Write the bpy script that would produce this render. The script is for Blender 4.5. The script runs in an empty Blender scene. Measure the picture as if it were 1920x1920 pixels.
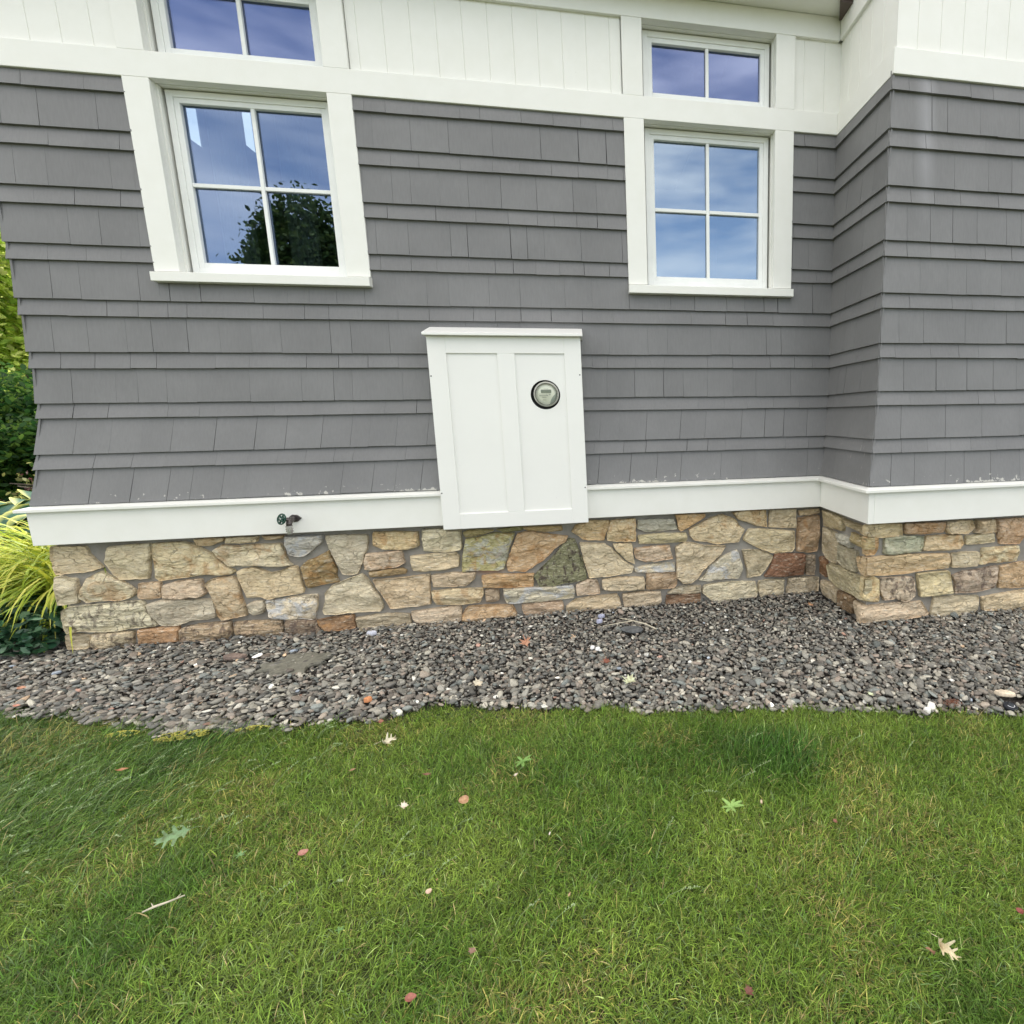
import bpy, bmesh, math, random
import numpy as np
from mathutils import Vector, Matrix, noise
R = math.radians
# ---------------------------------------------------------------- camera, world, sun, exposure
scn = bpy.context.scene
col = scn.collection
CAM = Vector((0.0, -3.32, 1.235))
cd = bpy.data.cameras.new("camera"); cam = bpy.data.objects.new("camera", cd); col.objects.link(cam)
m3 = Matrix(((0.983262, 0.045845, -0.176333), (-0.181449, 0.158892, -0.970479), (-0.016473, 0.986231, 0.164551)))
cam.matrix_world = Matrix.Translation(CAM) @ m3.to_4x4()
cd.sensor_width = 36; cd.lens = 985.6 / 1920 * 36
cd.shift_x = -(1271.47 - 960) / 1920; cd.shift_y = (943.67 - 960) / 1920
cd.clip_start = 0.05; cd.clip_end = 500
scn.camera = cam
SUN_EL, SUN_AZ = R(42), R(6)           # azimuth from +y towards +x: the sun stands behind the house
world = bpy.data.worlds.new("World"); scn.world = world; world.use_nodes = True
nt = world.node_tree; N = nt.nodes; LK = nt.links
for n in list(N): N.remove(n)
sky = N.new("ShaderNodeTexSky"); sky.sky_type = 'NISHITA'; sky.sun_disc = False
sky.sun_elevation = SUN_EL; sky.sun_rotation = SUN_AZ; sky.air_density = 1.0; sky.dust_density = 2.0; sky.ozone_density = 1.0
tc = N.new("ShaderNodeTexCoord"); mp = N.new("ShaderNodeMapping"); mp.inputs['Scale'].default_value = (1.0, 1.0, 4.0)
LK.new(tc.outputs['Generated'], mp.inputs['Vector'])
cn = N.new("ShaderNodeTexNoise"); cn.inputs['Scale'].default_value = 2.2; cn.inputs['Detail'].default_value = 4; cn.inputs['Roughness'].default_value = .6
LK.new(mp.outputs['Vector'], cn.inputs['Vector'])
cr = N.new("ShaderNodeMapRange"); cr.inputs['From Min'].default_value = .38; cr.inputs['From Max'].default_value = .74
cr.inputs['To Min'].default_value = .06; cr.inputs['To Max'].default_value = .80
LK.new(cn.outputs['Fac'], cr.inputs['Value'])
mx = N.new("ShaderNodeMix"); mx.data_type = 'RGBA'
sxyz = N.new("ShaderNodeSeparateXYZ"); LK.new(tc.outputs['Generated'], sxyz.inputs[0])   # thicker cloud overhead, clearer low down
zr = N.new("ShaderNodeMapRange"); zr.inputs['From Min'].default_value = .1; zr.inputs['From Max'].default_value = .9; zr.inputs['To Min'].default_value = .75; zr.inputs['To Max'].default_value = 2.2
LK.new(sxyz.outputs[2], zr.inputs['Value']); zm_ = N.new("ShaderNodeMath"); zm_.operation = 'MULTIPLY'; zm_.use_clamp = True; LK.new(cr.outputs[0], zm_.inputs[0]); LK.new(zr.outputs[0], zm_.inputs[1])
LK.new(zm_.outputs[0], mx.inputs[0]); LK.new(sky.outputs[0], mx.inputs[6]); mx.inputs[7].default_value = (10.2, 9.5, 8.6, 1)
bg = N.new("ShaderNodeBackground"); bg.inputs['Strength'].default_value = 0.12
LK.new(mx.outputs[2], bg.inputs['Color'])
wo = N.new("ShaderNodeOutputWorld"); LK.new(bg.outputs[0], wo.inputs[0])
sl = bpy.data.lights.new("sun", 'SUN'); sl.energy = 2.4; sl.angle = R(0.6); sl.color = (1, .95, .86)
so = bpy.data.objects.new("sun", sl); col.objects.link(so)
sv = Vector((math.sin(SUN_AZ) * math.cos(SUN_EL), math.cos(SUN_AZ) * math.cos(SUN_EL), math.sin(SUN_EL)))
so.rotation_euler = sv.to_track_quat('Z', 'Y').to_euler(); so.location = (0, 12, 14)
scn.view_settings.view_transform = 'Standard'; scn.view_settings.look = 'None'
scn.view_settings.exposure = 1.56; scn.view_settings.gamma = 1
scn.render.engine = 'CYCLES'
scn.cycles.max_bounces = 8; scn.cycles.transparent_max_bounces = 8
random.seed(7); rng = np.random.default_rng(7)

# ---------------------------------------------------------------- helpers
def lin(c):
    return tuple(((x / 255) / 12.92 if x / 255 <= .04045 else ((x / 255 + .055) / 1.055) ** 2.4) for x in c[:3]) + (1.0,)

def tag(o, label=None, cat=None, group=None, kind=None):
    if label: o['label'] = label
    if cat: o['category'] = cat
    if group: o['group'] = group
    if kind: o['kind'] = kind
    return o

def empty(name, loc=(0, 0, 0)):
    o = bpy.data.objects.new(name, None); o.location = loc; o.empty_display_size = .1
    col.objects.link(o); return o

def link(name, me, mat, parent=None):
    o = bpy.data.objects.new(name, me); col.objects.link(o)
    if mat:
        for m in (mat if isinstance(mat, (list, tuple)) else [mat]): me.materials.append(m)
    if parent is not None:
        o.parent = parent
        par = parent; off = Vector((0, 0, 0))
        while par is not None: off += par.location; par = par.parent
        o.matrix_parent_inverse = Matrix.Translation(-off) if parent.parent is None else Matrix.Identity(4)
        if parent.parent is not None: pass
    return o

class MB:
    """collects shapes in world coordinates, then links them as ONE mesh object"""
    def __init__(s): s.v = []; s.f = []; s.c = []
    def add(s, vs, fs, c=None):
        b = len(s.v); s.v += [tuple(v) for v in vs]; s.f += [tuple(i + b for i in f) for f in fs]
        if c is not None: s.c += [c] * len(vs)
    def box(s, x0, x1, y0, y1, z0, z1, c=None):
        s.add([(x, y, z) for z in (z0, z1) for y in (y0, y1) for x in (x0, x1)],
              [(0, 2, 3, 1), (4, 5, 7, 6), (0, 1, 5, 4), (2, 6, 7, 3), (0, 4, 6, 2), (1, 3, 7, 5)], c)
    def prism(s, poly, axis, a0, a1):
        """poly in the two other axes, extruded along axis (0,1,2) from a0 to a1"""
        def P(p, a):
            q = list(p); q.insert(axis, a); return tuple(q)
        n = len(poly); vs = [P(p, a0) for p in poly] + [P(p, a1) for p in poly]
        s.add(vs, [tuple(range(n))[::-1], tuple(range(n, 2 * n))] + [(i, (i + 1) % n, n + (i + 1) % n, n + i) for i in range(n)])
    def lathe(s, org, d, prof, n=24, cap=True):
        org = Vector(org); d = Vector(d).normalized(); q = d.to_track_quat('Z', 'Y').to_matrix()
        X = q @ Vector((1, 0, 0)); Y = q @ Vector((0, 1, 0)); vs = []; fs = []
        for h, r in prof:
            for i in range(n):
                a = 2 * math.pi * i / n; vs.append(org + d * h + (X * math.cos(a) + Y * math.sin(a)) * r)
        for j in range(len(prof) - 1):
            for i in range(n): fs.append((j * n + i, j * n + (i + 1) % n, (j + 1) * n + (i + 1) % n, (j + 1) * n + i))
        if cap: fs.append(tuple(range(n))[::-1]); fs.append(tuple(range((len(prof) - 1) * n, len(prof) * n)))
        s.add(vs, fs)
    def tube(s, pts, rad, n=8):
        pts = [Vector(p) for p in pts]; vs = []; fs = []
        rad = rad if isinstance(rad, (list, tuple)) else [rad] * len(pts)
        for k, p in enumerate(pts):
            d = (pts[min(k + 1, len(pts) - 1)] - pts[max(k - 1, 0)]).normalized()
            q = d.to_track_quat('Z', 'Y').to_matrix(); X = q @ Vector((1, 0, 0)); Y = q @ Vector((0, 1, 0))
            for i in range(n):
                a = 2 * math.pi * i / n; vs.append(p + (X * math.cos(a) + Y * math.sin(a)) * rad[k])
        for j in range(len(pts) - 1):
            for i in range(n): fs.append((j * n + i, j * n + (i + 1) % n, (j + 1) * n + (i + 1) % n, (j + 1) * n + i))
        fs.append(tuple(range(n))[::-1]); fs.append(tuple(range((len(pts) - 1) * n, len(pts) * n)))
        s.add(vs, fs)
    def build(s, name, mat, parent=None, smooth=False, bevel=0):
        me = bpy.data.meshes.new(name); me.from_pydata(s.v, [], s.f); me.update()
        if s.c and len(s.c) == len(s.v):
            a = me.color_attributes.new('Col', 'FLOAT_COLOR', 'POINT')
            a.data.foreach_set('color', np.array(s.c, dtype=np.float32).ravel())
        if smooth:
            me.polygons.foreach_set('use_smooth', [True] * len(me.polygons))
        o = link(name, me, mat, parent)
        bm = bmesh.new(); bm.from_mesh(me); bmesh.ops.recalc_face_normals(bm, faces=bm.faces); bm.to_mesh(me); bm.free()
        if bevel:
            md = o.modifiers.new('b', 'BEVEL'); md.width = bevel; md.segments = 2; md.limit_method = 'ANGLE'
            md.harden_normals = False
        return o

def mesh_np(name, V, F, mat, parent=None, C=None, smooth=False):
    """V (n,3), F (m,k) of one polygon size"""
    me = bpy.data.meshes.new(name); V = np.ascontiguousarray(V, dtype=np.float32); F = np.ascontiguousarray(F, dtype=np.int32)
    k = F.shape[1]
    me.vertices.add(len(V)); me.vertices.foreach_set('co', V.ravel())
    me.loops.add(F.size); me.loops.foreach_set('vertex_index', F.ravel())
    me.polygons.add(len(F)); me.polygons.foreach_set('loop_start', np.arange(0, F.size, k, dtype=np.int32))
    if smooth: me.polygons.foreach_set('use_smooth', np.ones(len(F), dtype=bool))
    me.update(calc_edges=True)
    if C is not None:
        a = me.color_attributes.new('Col', 'FLOAT_COLOR', 'POINT')
        C = np.ascontiguousarray(C, dtype=np.float32)
        if C.shape[1] == 3: C = np.concatenate([C, np.ones((len(C), 1), np.float32)], 1)
        a.data.foreach_set('color', C.ravel())
    return link(name, me, mat, parent)

def vnoise(x, y, seed=0):
    """smooth value noise on numpy arrays, 0..1"""
    xi = np.floor(x).astype(np.int64); yi = np.floor(y).astype(np.int64); fx = x - xi; fy = y - yi
    fx = fx * fx * (3 - 2 * fx); fy = fy * fy * (3 - 2 * fy)
    def h(a, b):
        n = (a * 374761393 + b * 668265263 + seed * 1442695041) & 0xffffffff
        n = ((n ^ (n >> 13)) * 1274126177) & 0xffffffff
        return ((n ^ (n >> 16)) & 0xffff) / 65535.0
    return (h(xi, yi) * (1 - fx) + h(xi + 1, yi) * fx) * (1 - fy) + (h(xi, yi + 1) * (1 - fx) + h(xi + 1, yi + 1) * fx) * fy
def fbm(x, y, seed=0, o=4):
    r = 0; a = .5; t = 0
    for k in range(o): r = r + a * vnoise(x * 2 ** k, y * 2 ** k, seed + k); t += a; a *= .5
    return r / t

# ---------------------------------------------------------------- materials
class G:
    def __init__(s, name):
        s.m = bpy.data.materials.new(name); s.m.use_nodes = True; s.nt = s.m.node_tree; s.N = s.nt.nodes; s.L = s.nt.links
        s.b = s.N['Principled BSDF']; s.b.inputs['Specular IOR Level'].default_value = .35
    def n(s, t, **k):
        x = s.N.new(t)
        for a, b in k.items():
            if a.startswith('i_'): x.inputs[a[2:].replace('_', ' ')].default_value = b
            else: setattr(x, a, b)
        return x
    def l(s, a, b): s.L.new(a, b)
    def obj(s, scale=(1, 1, 1)):
        t = s.n('ShaderNodeTexCoord'); m = s.n('ShaderNodeMapping'); m.inputs['Scale'].default_value = scale
        s.l(t.outputs['Object'], m.inputs['Vector']); return m.outputs[0]
    def noise(s, scale, det=4, rough=.55, vec=None, dist=0):
        x = s.n('ShaderNodeTexNoise'); x.inputs['Scale'].default_value = scale; x.inputs['Detail'].default_value = det
        x.inputs['Roughness'].default_value = rough; x.inputs['Distortion'].default_value = dist
        s.l(vec if vec is not None else s.obj(), x.inputs['Vector']); return x.outputs['Fac']
    def rng(s, f, a, b, c, d):
        x = s.n('ShaderNodeMapRange'); x.inputs['From Min'].default_value = a; x.inputs['From Max'].default_value = b
        x.inputs['To Min'].default_value = c; x.inputs['To Max'].default_value = d; s.l(f, x.inputs['Value']); return x.outputs[0]
    def mix(s, f, a, b, mode='MIX'):
        x = s.n('ShaderNodeMix', data_type='RGBA', blend_type=mode)
        for i, v in ((0, f), (6, a), (7, b)):
            if hasattr(v, 'is_linked') or hasattr(v, 'links'): s.l(v, x.inputs[i])
            else: x.inputs[i].default_value = v
        return x.outputs[2]
    def math(s, op, a, b=None):
        x = s.n('ShaderNodeMath', operation=op)
        for i, v in ((0, a), (1, b)):
            if v is None: continue
            if hasattr(v, 'links'): s.l(v, x.inputs[i])
            else: x.inputs[i].default_value = v
        return x.outputs[0]
    def bump(s, h, dist, strength=1.0, prev=None):
        x = s.n('ShaderNodeBump'); x.inputs['Distance'].default_value = dist; x.inputs['Strength'].default_value = strength
        s.l(h, x.inputs['Height'])
        if prev is not None: s.l(prev, x.inputs['Normal'])
        s.l(x.outputs[0], s.b.inputs['Normal']); return x.outputs[0]
    def out(s, c=None, rough=None):
        if c is not None:
            if hasattr(c, 'links'): s.l(c, s.b.inputs['Base Color'])
            else: s.b.inputs['Base Color'].default_value = c
        if rough is not None: s.b.inputs['Roughness'].default_value = rough
        return s.m
def simple(name, c, rough=.5, var=.12, nscale=30, bump=0, metal=0):
    g = G(name); f = g.noise(nscale)
    v = g.rng(f, .3, .7, 1 - var, 1 + var); x = g.mix(1.0, c, v, 'MULTIPLY')
    g.b.inputs['Metallic'].default_value = metal
    if bump: g.bump(f, bump)
    return g.out(x, rough)
def attrmat(name, rough=.7, var=.15, nscale=60, bump=0, trans=0.0, spec=.3):
    g = G(name); a = g.n('ShaderNodeVertexColor', layer_name='Col')
    f = g.noise(nscale); v = g.rng(f, .3, .7, 1 - var, 1 + var); x = g.mix(1.0, a.outputs[0], v, 'MULTIPLY')
    g.out(x, rough); g.b.inputs['Specular IOR Level'].default_value = spec
    if bump: g.bump(f, bump)
    if trans:
        t = g.n('ShaderNodeBsdfTranslucent'); g.l(x, t.inputs['Color']); ms = g.n('ShaderNodeMixShader'); ms.inputs[0].default_value = trans
        o = g.N['Material Output']; g.l(g.b.outputs[0], ms.inputs[1]); g.l(t.outputs[0], ms.inputs[2]); g.l(ms.outputs[0], o.inputs[0])
    return g.m

def paint_mat():
    g = G('white_trim_paint'); f = g.noise(9, 5, .6); f2 = g.noise(160, 3)
    c = g.mix(g.rng(f, .35, .75, 0, .45), (.82, .82, .77, 1), (.75, .75, .68, 1))
    d = g.noise(38, 6, .7); c = g.mix(g.rng(d, .69, .74, 0, .5), c, (.42, .40, .33, 1))
    g.bump(f2, .0006, .6); g.out(c, .42); return g.m
M_TRIM = paint_mat()
def box_paint():
    g = G('cabinet_paint'); f = g.noise(6, 5, .6)
    c = g.mix(g.rng(f, .35, .75, 0, .4), (.83, .83, .79, 1), (.78, .78, .74, 1))
    d = g.noise(55, 5, .7); c = g.mix(g.rng(d, .70, .735, 0, .6), c, (.36, .36, .32, 1))
    g.bump(g.noise(120, 3), .0005, .5); g.out(c, .35); return g.m
M_CAB = box_paint()
M_VINYL = simple('window_vinyl', (.83, .84, .81, 1), .3, .03, 12)

def shingle_mat():
    g = G('grey_shingle_paint'); a = g.n('ShaderNodeVertexColor', layer_name='Col')
    gr = g.noise(14, 6, .65, g.obj((9, 9, 1))); big = g.noise(3.2, 4)
    v = g.math('ADD', g.rng(gr, .3, .7, -.06, .06), g.rng(big, .3, .7, .92, 1.08))
    c = g.mix(1.0, a.outputs[0], v, 'MULTIPLY')
    # green grey grime low on the wall
    ob = g.n('ShaderNodeTexCoord'); sp = g.n('ShaderNodeSeparateXYZ'); g.l(ob.outputs['Object'], sp.inputs[0])
    X, Yy, Z = sp.outputs
    # paint chips along the lowest edge
    chip = g.noise(34, 5, .6, g.obj((1, 1, .8)))
    patch = g.noise(1.7, 2, .5)
    low = g.rng(Z, .832, .858, 1, 0)
    k = g.math('MULTIPLY', low, g.rng(patch, .40, .62, 0, 1))
    th = g.math('ADD', g.math('MULTIPLY', k, .26), chip)
    mask = g.rng(th, .655, .668, 0, 1)
    mask = g.math('MULTIPLY', mask, g.rng(Z, .872, .876, 1, 0))
    c = g.mix(mask, c, (.46, .45, .41, 1))
    # scratches on the return wall by the corner
    sc = g.noise(30, 4, .6, g.obj((1, 4.5, .45)))
    inx = g.math('MULTIPLY', g.rng(Yy, -.60, -.56, 0, 1), g.rng(Yy, -.28, -.22, 1, 0))
    inz = g.math('MULTIPLY', g.rng(Z, 1.16, 1.10, 0, 1), g.rng(X, 1.655, 1.645, 0, 1))
    inz = g.math('MULTIPLY', inz, g.rng(X, 1.50, 1.54, 0, 1))
    m2 = g.math('MULTIPLY', g.math('MULTIPLY', inx, inz), g.rng(sc, .655, .69, 0, .55))
    c = g.mix(m2, c, (.5, .48, .43, 1))
    # pale run of chalky water below the belly board on the right wall
    d1 = g.math('ABSOLUTE', g.math('SUBTRACT', g.math('ADD', X, g.math('MULTIPLY', Z, .05)), 1.975))
    run = g.math('MULTIPLY', g.rng(d1, 0, .07, .42, 0), g.rng(Z, 2.2, 2.6, 0, 1))
    run = g.math('MULTIPLY', run, g.rng(Yy, -.5, -.56, 0, 1))
    c = g.mix(run, c, (.40, .40, .42, 1))
    g.bump(gr, .0010, .45, g.bump(chip, .0015, .25))
    g.out(c, .55); return g.m
M_SHIN = shingle_mat()
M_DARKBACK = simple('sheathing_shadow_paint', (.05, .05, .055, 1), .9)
M_BOARD = paint_mat(); M_BOARD.name = 'white_vertical_board_paint'

def stone_mat():
    g = G('field_stone'); a = g.n('ShaderNodeVertexColor', layer_name='Col'); s_ = g.n('ShaderNodeVertexColor', layer_name='Sty')
    sp = g.n('ShaderNodeSeparateColor'); g.l(s_.outputs[0], sp.inputs[0])
    seed, ora, blo = sp.outputs[0], sp.outputs[1], sp.outputs[2]; spec = s_.outputs['Alpha']
    ob = g.n('ShaderNodeTexCoord'); cmb = g.n('ShaderNodeCombineXYZ')
    sm = g.math('MULTIPLY', seed, 37.0)
    for i in range(3): g.l(sm, cmb.inputs[i])
    ad = g.n('ShaderNodeVectorMath', operation='ADD'); g.l(ob.outputs['Object'], ad.inputs[0]); g.l(cmb.outputs[0], ad.inputs[1])
    def mp(sc):
        m = g.n('ShaderNodeMapping'); m.inputs['Scale'].default_value = sc; m.inputs['Rotation'].default_value = (0, .12, 0); g.l(ad.outputs[0], m.inputs[0]); return m.outputs[0]
    n1 = g.noise(14, 6, .6, mp((1, 1, 1.6))); n2 = g.noise(26, 7, .66, mp((.75, .75, 2.6)), 1.1); n3 = g.noise(95, 4, .6, mp((1, 1, 1.5)))
    c = g.mix(g.rng(n1, .32, .68, 0, 1), g.mix(1.0, a.outputs[0], (.78, .76, .73, 1), 'MULTIPLY'), g.mix(1.0, a.outputs[0], (1.14, 1.12, 1.06, 1), 'MULTIPLY'))
    c = g.mix(g.rng(n2, .30, .50, .55, 0), c, g.mix(1.0, a.outputs[0], (.52, .45, .38, 1), 'MULTIPLY'))
    c = g.mix(g.rng(n2, .53, .70, 0, .7), c, (.80, .74, .60, 1))
    o1 = g.noise(11, 5, .6, mp((1.3, 1.3, 1)), .6)
    c = g.mix(g.math('MULTIPLY', ora, g.rng(o1, .50, .64, 0, .75)), c, (.46, .24, .085, 1))
    b1 = g.noise(19, 6, .65, mp((1.6, 1.6, .8)), .3)
    c = g.mix(g.math('MULTIPLY', blo, g.rng(b1, .50, .60, 0, .85)), c, (.085, .060, .055, 1))
    pw = g.noise(9, 5, .65, mp((1, 1, 1.4)), .9)
    inv = g.math('SUBTRACT', 1.0, spec)
    c = g.mix(g.math('MULTIPLY', inv, g.rng(pw, .50, .58, 0, .8)), c, (.60, .62, .64, 1))
    c = g.mix(g.rng(n3, .60, .74, 0, .4), c, (.12, .10, .08, 1))
    vm = g.n('ShaderNodeVectorMath', operation='MULTIPLY_ADD'); nz = g.n('ShaderNodeTexNoise'); nz.inputs['Scale'].default_value = 14; nz.inputs['Detail'].default_value = 4
    src = mp((1, 1, 1.9)); g.l(src, nz.inputs['Vector']); g.l(nz.outputs['Color'], vm.inputs[0]); vm.inputs[1].default_value = (.07, .07, .07); g.l(src, vm.inputs[2])
    vo = g.n('ShaderNodeTexVoronoi', feature='DISTANCE_TO_EDGE'); vo.inputs['Scale'].default_value = 11; g.l(vm.outputs[0], vo.inputs['Vector'])
    ck = g.math('MULTIPLY', g.rng(vo.outputs['Distance'], .0, .035, 1, 0), g.rng(n1, .44, .60, 0, 1))
    c = g.mix(g.math('MULTIPLY', ck, .50), c, g.mix(1.0, a.outputs[0], (.30, .25, .20, 1), 'MULTIPLY'))
    n2 = g.math('SUBTRACT', n2, g.math('MULTIPLY', ck, .5))
    hh = g.math('ADD', g.math('MULTIPLY', n2, .9), g.math('MULTIPLY', n1, .6))
    b = g.bump(hh, .016, 1.0); g.bump(n3, .004, 1.0, b)
    g.out(c, .82); g.b.inputs['Specular IOR Level'].default_value = .25; return g.m
M_STONE = stone_mat()
def mortar_mat():
    g = G('grey_mortar'); n = g.noise(45, 6, .65); n2 = g.noise(5, 4)
    c = g.mix(g.rng(n2, .3, .7, 0, 1), (.34, .325, .29, 1), (.22, .20, .17, 1))
    ob = g.n('ShaderNodeTexCoord'); sp = g.n('ShaderNodeSeparateXYZ'); g.l(ob.outputs['Object'], sp.inputs[0])
    # iron stain run below the green stone
    dx = g.rng(g.math('ABSOLUTE', g.math('ADD', sp.outputs[0], .60)), .03, .11, 1, 0); dz = g.rng(g.math('ABSOLUTE', g.math('SUBTRACT', sp.outputs[2], .335)), .02, .07, 1, 0)
    c = g.mix(g.math('MULTIPLY', g.math('MULTIPLY', dx, dz), .8), c, (.36, .15, .06, 1))
    g.bump(n, .006, .9); g.out(c, .9); return g.m
M_MORT = mortar_mat()
def glass_mat(name, tint, gl):
    g = G(name); g.N.remove(g.b)
    o = g.N['Material Output']; gs = g.n('ShaderNodeBsdfGlossy'); gs.inputs['Roughness'].default_value = 0.0; gs.inputs['Color'].default_value = tint
    tr = g.n('ShaderNodeBsdfTransparent'); tr.inputs['Color'].default_value = (.55, .60, .58, 1)
    fr = g.n('ShaderNodeFresnel'); fr.inputs['IOR'].default_value = 1.5
    # faint waviness of the panes
    bn = g.n('ShaderNodeBump'); bn.inputs['Distance'].default_value = .0006; bn.inputs['Strength'].default_value = .25
    g.l(g.noise(2.2, 1), bn.inputs['Height']); g.l(bn.outputs[0], gs.inputs['Normal'])
    f = g.math('ADD', g.math('MULTIPLY', fr.outputs[0], 1.2), gl)
    ms = g.n('ShaderNodeMixShader'); g.l(f, ms.inputs[0]); g.l(tr.outputs[0], ms.inputs[1]); g.l(gs.outputs[0], ms.inputs[2]); g.l(ms.outputs[0], o.inputs[0])
    return g.m
M_GLASS = glass_mat('window_glass', (.50, .63, .92, 1), .15)  # left tall window: darker reflected sky put into the glass tint
M_GLASS_R = glass_mat('pale_sky_window_glass', (.68, .82, 1.0, 1), .21)  # right tall window: same glass, paler reflected sky put into its tint
M_GLASS_UP = glass_mat('coated_window_glass', (.44, .52, .84, 1), .20)
def clear_glass():
    g = G('meter_glass'); g.N.remove(g.b); o = g.N['Material Output']
    gs = g.n('ShaderNodeBsdfGlossy'); gs.inputs['Roughness'].default_value = 0.02
    tr = g.n('ShaderNodeBsdfTransparent'); tr.inputs['Color'].default_value = (.96, .97, .95, 1)
    fr = g.n('ShaderNodeFresnel'); fr.inputs['IOR'].default_value = 1.45
    ms = g.n('ShaderNodeMixShader'); g.l(fr.outputs[0], ms.inputs[0]); g.l(tr.outputs[0], ms.inputs[1]); g.l(gs.outputs[0], ms.inputs[2]); g.l(ms.outputs[0], o.inputs[0]); return g.m
M_BROWN = simple('dark_brown_metal', lin((88, 76, 70)), .45, .08, 20)
M_ROOM = simple('room_plaster', (.30, .31, .33, 1), .8, .05)
M_ROOF = simple('roof_shingle', (.09, .085, .085, 1), .9, .3, 30)

# ---------------------------------------------------------------- ground
def ground_mat():
    g = G('lawn_ground'); n = g.noise(7, 6, .7); n2 = g.noise(130, 5, .7)
    c = g.mix(g.rng(n, .3, .7, 0, 1), (.06, .085, .028, 1), (.085, .10, .035, 1)); c = g.mix(g.rng(n2, .4, .65, 0, .7), c, (.075, .062, .036, 1))  # thatch colours darkened to deepen the shade between blades
    g.bump(n2, .02, .8); g.out(c, .95); return g.m
o = MB(); o.add([(-120, -120, -.03), (120, -120, -.03), (120, 120, -.03), (-120, 120, -.03)], [(0, 1, 2, 3)])
tag(o.build('ground', ground_mat()), kind='structure')
EDGE = [(-6, -.35), (-3.2, -.45), (-2.9, -.52), (-2.54, -.68), (-2.2, -.78), (-2.03, -.86), (-1.75, -.99), (-1.57, -1.035), (-1.13, -1.05), (-.85, -1.06), (-.70, -1.02), (-.5, -1.06), (.19, -1.23), (.86, -1.36), (1.2, -1.45), (1.74, -1.60), (2.6, -1.78), (5, -2.1), (9, -2.4)]
ex = np.array([p[0] for p in EDGE]); ey = np.array([p[1] for p in EDGE])
def edge(x): return np.interp(x, ex, ey) + (fbm(np.asarray(x) * 9.0, np.asarray(x) * 0 + 3, 5) - .5) * .10
def bed_mat():
    g = G('gravel_bed_soil'); n = g.noise(90, 6, .7); c = g.mix(n, (.035, .030, .026, 1), (.075, .068, .06, 1)); g.bump(n, .01, .8); g.out(c, .95); return g.m
bx = np.linspace(-6, 9, 160); V = []; 
for x in bx:
    e = float(edge(x)); V += [(x, e - .08, -.02), (x, 1.2, -.018)]
tag(mesh_np('gravel_bed', np.array(V), np.array([(2 * i, 2 * i + 2, 2 * i + 3, 2 * i + 1) for i in range(len(bx) - 1)]), bed_mat()), kind='structure')

# gravel: flat shale pebbles in one heap
def ico_sub():
    bm = bmesh.new(); bmesh.ops.create_icosphere(bm, subdivisions=2, radius=1)
    v = np.array([x.co[:] for x in bm.verts]); f = np.array([[q.index for q in p.verts] for p in bm.faces]); bm.free(); return v, f
IV, IF = ico_sub()
def pebble_variant(k):
    r = np.random.default_rng(100 + k); v = IV.copy()
    for _ in range(r.integers(6, 11)):
        n = r.normal(size=3); n[2] *= .5; n /= np.linalg.norm(n); d = r.uniform(.42, .78)
        s = v @ n; v -= np.outer(np.maximum(s - d, 0) * .92, n)
    v[:, 2] = np.clip(v[:, 2], -.62, .62); v += r.normal(size=v.shape) * .02
    return v
PV = [pebble_variant(k) for k in range(28)]
SLABS = [(-1.50, -.46, .17, .14), (-1.855, -.325, .10, .04), (.24, -.455, .085, .05), (1.76, -1.52, .07, .04)]
sp_ = .0156; gx = np.arange(-4.2, 4.6, sp_); gy = np.arange(-2.2, 1.2, sp_)
PX, PY = np.meshgrid(gx, gy); PX = (PX + rng.uniform(-.5, .5, PX.shape) * sp_ * 1.3).ravel(); PY = (PY + rng.uniform(-.5, .5, PY.shape) * sp_ * 1.3).ravel()
keep = (PY > edge(PX) - .03) & (PY < np.where(PX < -2.83, .35, np.where(PX > 1.57, -.60, .02)))
far = (PX > 3.1) | (PX < -3.4); keep &= ~far | (rng.uniform(size=PX.shape) < .35)
for (a, b, c, d) in SLABS: keep &= (((PX - a) / c) ** 2 + ((PY - b) / d) ** 2 > 1) | (rng.uniform(size=PX.shape) < .22)
PX = PX[keep]; PY = PY[keep]; n = len(PX)
front = np.clip((-PY - .25) / .8, 0, 1); left = np.clip((-.6 - PX) / 1.6, 0, 1)
size = np.exp(rng.normal(-4.62, .36, n)) * (1 + .35 * front + .30 * left); size = np.clip(size, .005, .030)
big = rng.uniform(size=n) < .012; size[big] *= 1.5
asp = rng.uniform(.5, .95, n); thk = rng.uniform(.25, .6, n) * np.where(left > .3, .8, 1)
ang = rng.uniform(0, 2 * np.pi, n) * (1 - .5 * left) + .2; tilt = np.abs(rng.normal(.28, .24, n)); td = rng.uniform(0, 2 * np.pi, n)
td = np.where(rng.uniform(size=n) < .45, -.6 + rng.normal(0, .5, n), td)
pal = np.array([lin(c)[:3] for c in [(118, 114, 106), (98, 94, 88), (132, 126, 116), (108, 100, 92), (88, 86, 82), (146, 140, 128), (120, 108, 98), (104, 106, 102), (136, 124, 112), (165, 160, 150), (190, 186, 178), (225, 220, 212), (176, 150, 124), (150, 118, 104), (150, 156, 165)]])
pr = np.array([.17, .18, .11, .12, .17, .07, .06, .08, .025, .016, .005, .002, .002, .002, .001]); pr /= pr.sum()
pc = pal[rng.choice(len(pal), n, p=pr)] * rng.uniform(.5, 1.2, (n, 1)) * 1.78 * np.array([.97, 1.0, .99])
Vs = np.zeros((n, len(IV), 3), np.float32); var = rng.integers(0, len(PV), n)
PVa = np.array(PV)
base = PVa[var] * np.stack([size, size * asp, size * thk], 1)[:, None, :]
ca, sa = np.cos(ang), np.sin(ang)
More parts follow.
